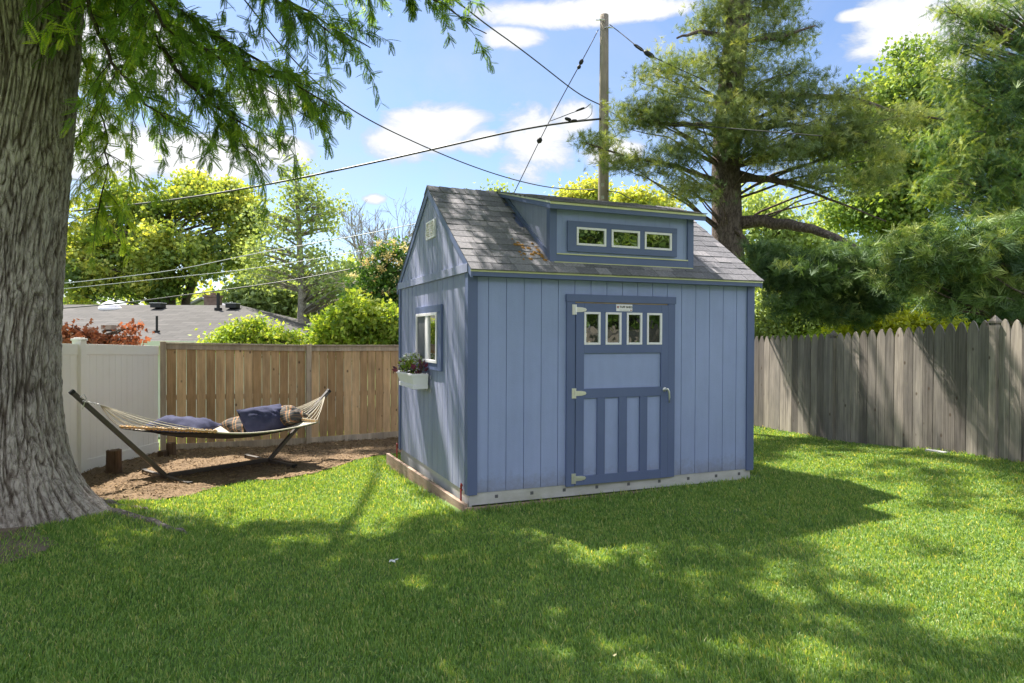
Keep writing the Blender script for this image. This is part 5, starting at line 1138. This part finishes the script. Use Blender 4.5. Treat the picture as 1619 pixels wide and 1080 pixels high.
# thin worn rim along the shed edging
ok &= ~((x > -.5) & (x < -.1) & (y > .2) & (y < 3) & (RNG.random(len(x)) < .55))
x, y, d = x[ok], y[ok], d[ok]; fxx = fx[ok]; z = gz(x, y); n = len(x); print('grass blades', n)
nz = np.array([mnoise.noise(Vector((a*1.1, b_*1.1, 3))) for a, b_ in zip(x[::6], y[::6])]); nz = np.repeat(nz, 6)[:n]
nz2 = np.array([mnoise.noise(Vector((a*5.5, b_*5.5, 9))) for a, b_ in zip(x[::2], y[::2])]); nz2 = np.repeat(nz2, 2)[:n] if len(nz2)*2 >= n else np.zeros(n)
if len(nz) < n: nz = np.pad(nz, (0, n-len(nz)))
h = (.023+.012*RNG.random(n)+.011*nz2+.008*nz)*(1+.5*np.exp(-(np.hypot(x-TRX, y-TRY)-1)**2/.5))*np.where(d > 7, 1.15, 1)*(1+.9*np.exp(-np.abs(np.minimum(np.abs(y+.10)+10*(x < -.2)+10*(x > 3.9), np.abs(x+.17)+10*(y < -.1)+10*(y > 3.3)))/.05)+.9*np.exp(-(fxx-x)/.08)); w = .0014+.0005*d
az = RNG.uniform(0, 2*PI, n); lean = RNG.uniform(.1, .95, n)*h; la = RNG.uniform(0, 2*PI, n)
# mown grass lies over in drifts
la = np.where(RNG.random(n) < .45, 1.2+2.5*np.repeat(nz2[::1], 1), la)
sx, sy = np.cos(az)*w, np.sin(az)*w; tx, ty = np.cos(la)*lean, np.sin(la)*lean
V = np.zeros((n, 5, 3)); V[:, 0] = np.stack([x-sx, y-sy, z-.004], 1); V[:, 1] = np.stack([x+sx, y+sy, z-.004], 1)
V[:, 2] = np.stack([x+sx*.8+tx*.35, y+sy*.8+ty*.35, z+h*.6], 1); V[:, 3] = np.stack([x-sx*.8+tx*.35, y-sy*.8+ty*.35, z+h*.6], 1); V[:, 4] = np.stack([x+tx, y+ty, z+h], 1)
# quads + degenerate-free tip triangles stored as two tris each
i = np.arange(n)[:, None]*5; F = np.concatenate([i+[0, 1, 2], i+[0, 2, 3], i+[3, 2, 4]], 1).reshape(-1, 3)
T = np.clip(.40+.42*nz+.30*nz2+RNG.normal(0, .19, n)+(RNG.random(n) < .045)*.45, 0, 1)
tag(np_mesh('grass', V.reshape(-1, 3), F, M['grass'], None, np.repeat(T, 3)), 'short mown green lawn grass dappled with sun', 'grass', kind='stuff')
# clover and weeds scattered in the turf
cx_, cy_, cd_ = sample_view(520, 2.2, 9, .7); okc = (cx_ < 6.3)&(~in_poly(cx_, cy_, MULCH_POLY))&~((cx_ > -.2)&(cx_ < 3.9)&(cy_ > -.15)&(cy_ < 3.3))&(np.hypot(cx_-TRX, cy_-TRY) > 1.1)&(cx_ > -4.6); cx_, cy_ = cx_[okc], cy_[okc]
cx_ = np.repeat(cx_, 14)+RNG.normal(0, .045, len(cx_)*14); cy_ = np.repeat(cy_, 14)+RNG.normal(0, .045, len(cy_)*14); kc = len(cx_)
D = RNG.normal(size=(kc, 3)); D[:, 2] = .15; V, F, T = scatter(LEAF[0]*[1, 1.5, 1], LEAF[1], np.stack([cx_, cy_, gz(cx_, cy_)+.026+.012*RNG.random(kc)], 1), basis(D, RNG.normal(0, .35, kc)), RNG.uniform(.010, .020, kc), np.clip(RNG.normal(.5, .2, kc), 0, 1))
tag(np_mesh('clover', V, F, M['leaf_deep'], None, T), 'small clover leaves growing in patches in the mown lawn', 'clover', kind='stuff')
# mulch chips
n = 26000; P = np.array(MULCH_POLY); x = RNG.uniform(P[:,0].min(), 3.5, n); y = RNG.uniform(P[:,1].min(), P[:,1].max(), n); ok = in_poly(x, y, MULCH_POLY); x, y = x[ok], y[ok]; n = len(x)
CH = (np.array([(-.5,-.16,0),(.5,-.12,.03),(.45,.15,.02),(-.4,.16,-.02)], float), np.array([(0,1,2,3)]))
D = RNG.normal(size=(n, 3)); D[:, 2] *= .3; V, F, T = scatter(*CH, np.stack([x, y, gz(x, y)+.034+.01*RNG.random(n)], 1), basis(D, RNG.normal(0, .5, n)), RNG.uniform(.012, .045, n), RNG.random(n))
chm = surf('mulch_chips', (.11,.07,.035), (.32,.22,.125), 60, rough=1, bump=0, tints=[(0,(.35,.33,.3)),(.6,(.95,.93,.9)),(1,(1.35,1.3,1.2))])
tag(np_mesh('mulch_chips', V, F, chm, None, T), 'loose brown bark chips strewn under the hammock', 'bark chips', kind='stuff')
def fallen(px, py, size, m, label, n=3):
    p = gp(px, py); P = np.tile(p+[0, 0, .045], (n, 1))+RNG.normal(0, size*.35, (n, 3))*[1, 1, .1]; D = RNG.normal(size=(n, 3)); D[:, 2] *= .15
    V, F, T = scatter(LEAF[0], LEAF[1], P, basis(D, RNG.normal(0, .3, n)), np.full(n, size), RNG.random(n)); tag(np_mesh('fallen_leaf', V, F, M[m], None, T), label, 'leaf')
fallen(621, 895, .05, 'flower_white', 'pale grey green fallen leaf sprig in the middle of the shaded lawn')
fallen(1003, 975, .05, 'peach', 'small brown fallen leaf on the lawn right of centre', 1)
fallen(975, 1050, .045, 'peach', 'tan dry leaf lying near the bottom edge of the lawn', 1)
b = MB(); p = gp(1482, 718); b.obox(p+[.05,.05,.0], (.0,.14,0), (.04,0,0), (0,0,.04)); tag(b.build('paving_block', M['galv'], None, bevel=.008), 'pale concrete block tucked under the foot of the picket fence', 'paving block')

# ================================================================== WORLD, SUN, CAMERA
BACK_FILL = 11.5
w = bpy.data.worlds.new('World'); scene.world = w; w.use_nodes = True; nt = w.node_tree; nt.nodes.clear()
out = N(nt, 'ShaderNodeOutputWorld'); bg = N(nt, 'ShaderNodeBackground'); L(nt, bg.outputs[0], out.inputs[0])
elev = math.atan2(SUN[2], math.hypot(SUN[0], SUN[1])); azs = math.atan2(SUN[0], SUN[1])
sky = N(nt, 'ShaderNodeTexSky', sky_type='NISHITA'); sky.sun_disc = False; sky.sun_elevation = elev; sky.sun_rotation = azs; sky.air_density = 1.0; sky.dust_density = .6; sky.ozone_density = 2.0
tc = N(nt, 'ShaderNodeTexCoord'); sep = N(nt, 'ShaderNodeSeparateXYZ'); L(nt, tc.outputs['Generated'], sep.inputs[0])
azn = math_(nt, 'ARCTAN2', sep.outputs[0], sep.outputs[1]); eln = math_(nt, 'ARCSINE', sep.outputs[2])
blobs = [(690,205,100,42),(620,225,60,35),(850,225,75,60),(900,185,45,30),(760,225,50,25),(1430,40,80,45),(1480,90,60,40),(1350,25,30,10),(900,20,170,22),(1010,15,90,18),(810,60,55,18),(300,250,160,40),(160,230,120,60),(420,160,60,30),(590,315,22,10),(960,240,55,25),(430,235,70,30),(100,60,200,70),(1560,20,80,60)]
acc = None
for (px, py, rx, ry) in blobs:
    r = ray(px, py); a0 = math.atan2(r[0], r[1]); e0_ = math.asin(r[2]/np.linalg.norm(r)); k = 1/FPX
    u = math_(nt, 'MULTIPLY', math_(nt, 'SUBTRACT', azn, a0), 1/(rx*k)); v = math_(nt, 'MULTIPLY', math_(nt, 'SUBTRACT', eln, e0_), 1/(ry*k))
    q = math_(nt, 'SUBTRACT', 1., math_(nt, 'ADD', math_(nt, 'MULTIPLY', u, u), math_(nt, 'MULTIPLY', v, v)))
    q = math_(nt, 'MAXIMUM', q, -1.4); acc = q if acc is None else math_(nt, 'MAXIMUM', acc, q)
mp = N(nt, 'ShaderNodeMapping'); mp.inputs['Scale'].default_value = (1, 1, 1.8); L(nt, tc.outputs['Generated'], mp.inputs[0])
n1 = noise(nt, mp.outputs[0], 10, 10, .64, .4); n2 = noise(nt, mp.outputs[0], 3.2, 9, .62, .6)
den = math_(nt, 'ADD', math_(nt, 'MULTIPLY', acc, .62), math_(nt, 'MULTIPLY', math_(nt, 'SUBTRACT', n1, .5), 1.7))
cm = ramp(nt, den, [(.0,(0,0,0)),(.10,(.35,.35,.35)),(.30,(1,1,1))])
wisp = ramp(nt, n2, [(.42,(0,0,0)),(.8,(.42,.42,.42))]); cm = mixc(nt, 1., cm, wisp, 'SCREEN')
shade = ramp(nt, den, [(.15,(.64,.70,.82)),(.5,(1.0,1.01,1.03))])
# added fill: overbright unseen cloud bank behind the viewpoint lifts the shaded fronts
back = N(nt, 'ShaderNodeVectorMath', operation='DOT_PRODUCT'); L(nt, tc.outputs['Generated'], back.inputs[0]); bd = -np.array([FW[0], FW[1], 0])*.85+_rt*.5+np.array([0, 0, .75]); bd /= np.linalg.norm(bd); back.inputs[1].default_value = tuple(bd)
bk = ramp(nt, math_(nt, 'ADD', back.outputs['Value'], math_(nt, 'MULTIPLY', math_(nt, 'SUBTRACT', n1, .5), .5)), [(.25,(0,0,0)),(.55,(1,1,1))])
cm = mixc(nt, 1., cm, bk, 'LIGHTEN')
shade = mixc(nt, 1., shade, ramp(nt, back.outputs['Value'], [(.1,(5.6,5.6,5.6)),(.55,(BACK_FILL,BACK_FILL,BACK_FILL*1.02))]), 'MULTIPLY')
skyc = mixc(nt, 1., sky.outputs[0], (.86, .90, 1.0), 'MULTIPLY')
L(nt, mixc(nt, cm, skyc, shade), bg.inputs[0]); bg.inputs[1].default_value = .2
sl = bpy.data.lights.new('sun', 'SUN'); sl.energy = 15.; sl.angle = math.radians(.6); sl.color = (1, .945, .85)
so = bpy.data.objects.new('sun', sl); COL.objects.link(so); so.location = (0, 0, 30); so.rotation_euler = Vector(-SUN).to_track_quat('-Z', 'Y').to_euler()
cd = bpy.data.cameras.new('camera'); cd.sensor_width = 36; cd.lens = 36*FPX/1619; cd.clip_end = 3000; cd.clip_start = .05
co = bpy.data.objects.new('camera', cd); COL.objects.link(co); scene.camera = co
m4 = Matrix.Identity(4)
for i_ in range(3): m4[i_][0] = RT[i_]; m4[i_][1] = UP[i_]; m4[i_][2] = -FW[i_]; m4[i_][3] = CAM[i_]
co.matrix_world = m4
scene.view_settings.view_transform = 'Standard'; scene.view_settings.look = 'None'; scene.view_settings.exposure = 0; scene.view_settings.gamma = 1
scene.cycles.max_bounces = 8; scene.cycles.transparent_max_bounces = 8; scene.cycles.diffuse_bounces = 4; scene.cycles.glossy_bounces = 3; scene.cycles.transmission_bounces = 3
scene.cycles.use_denoising = True; scene.cycles.denoising_prefilter = 'NONE'; scene.cycles.sample_clamp_indirect = 8
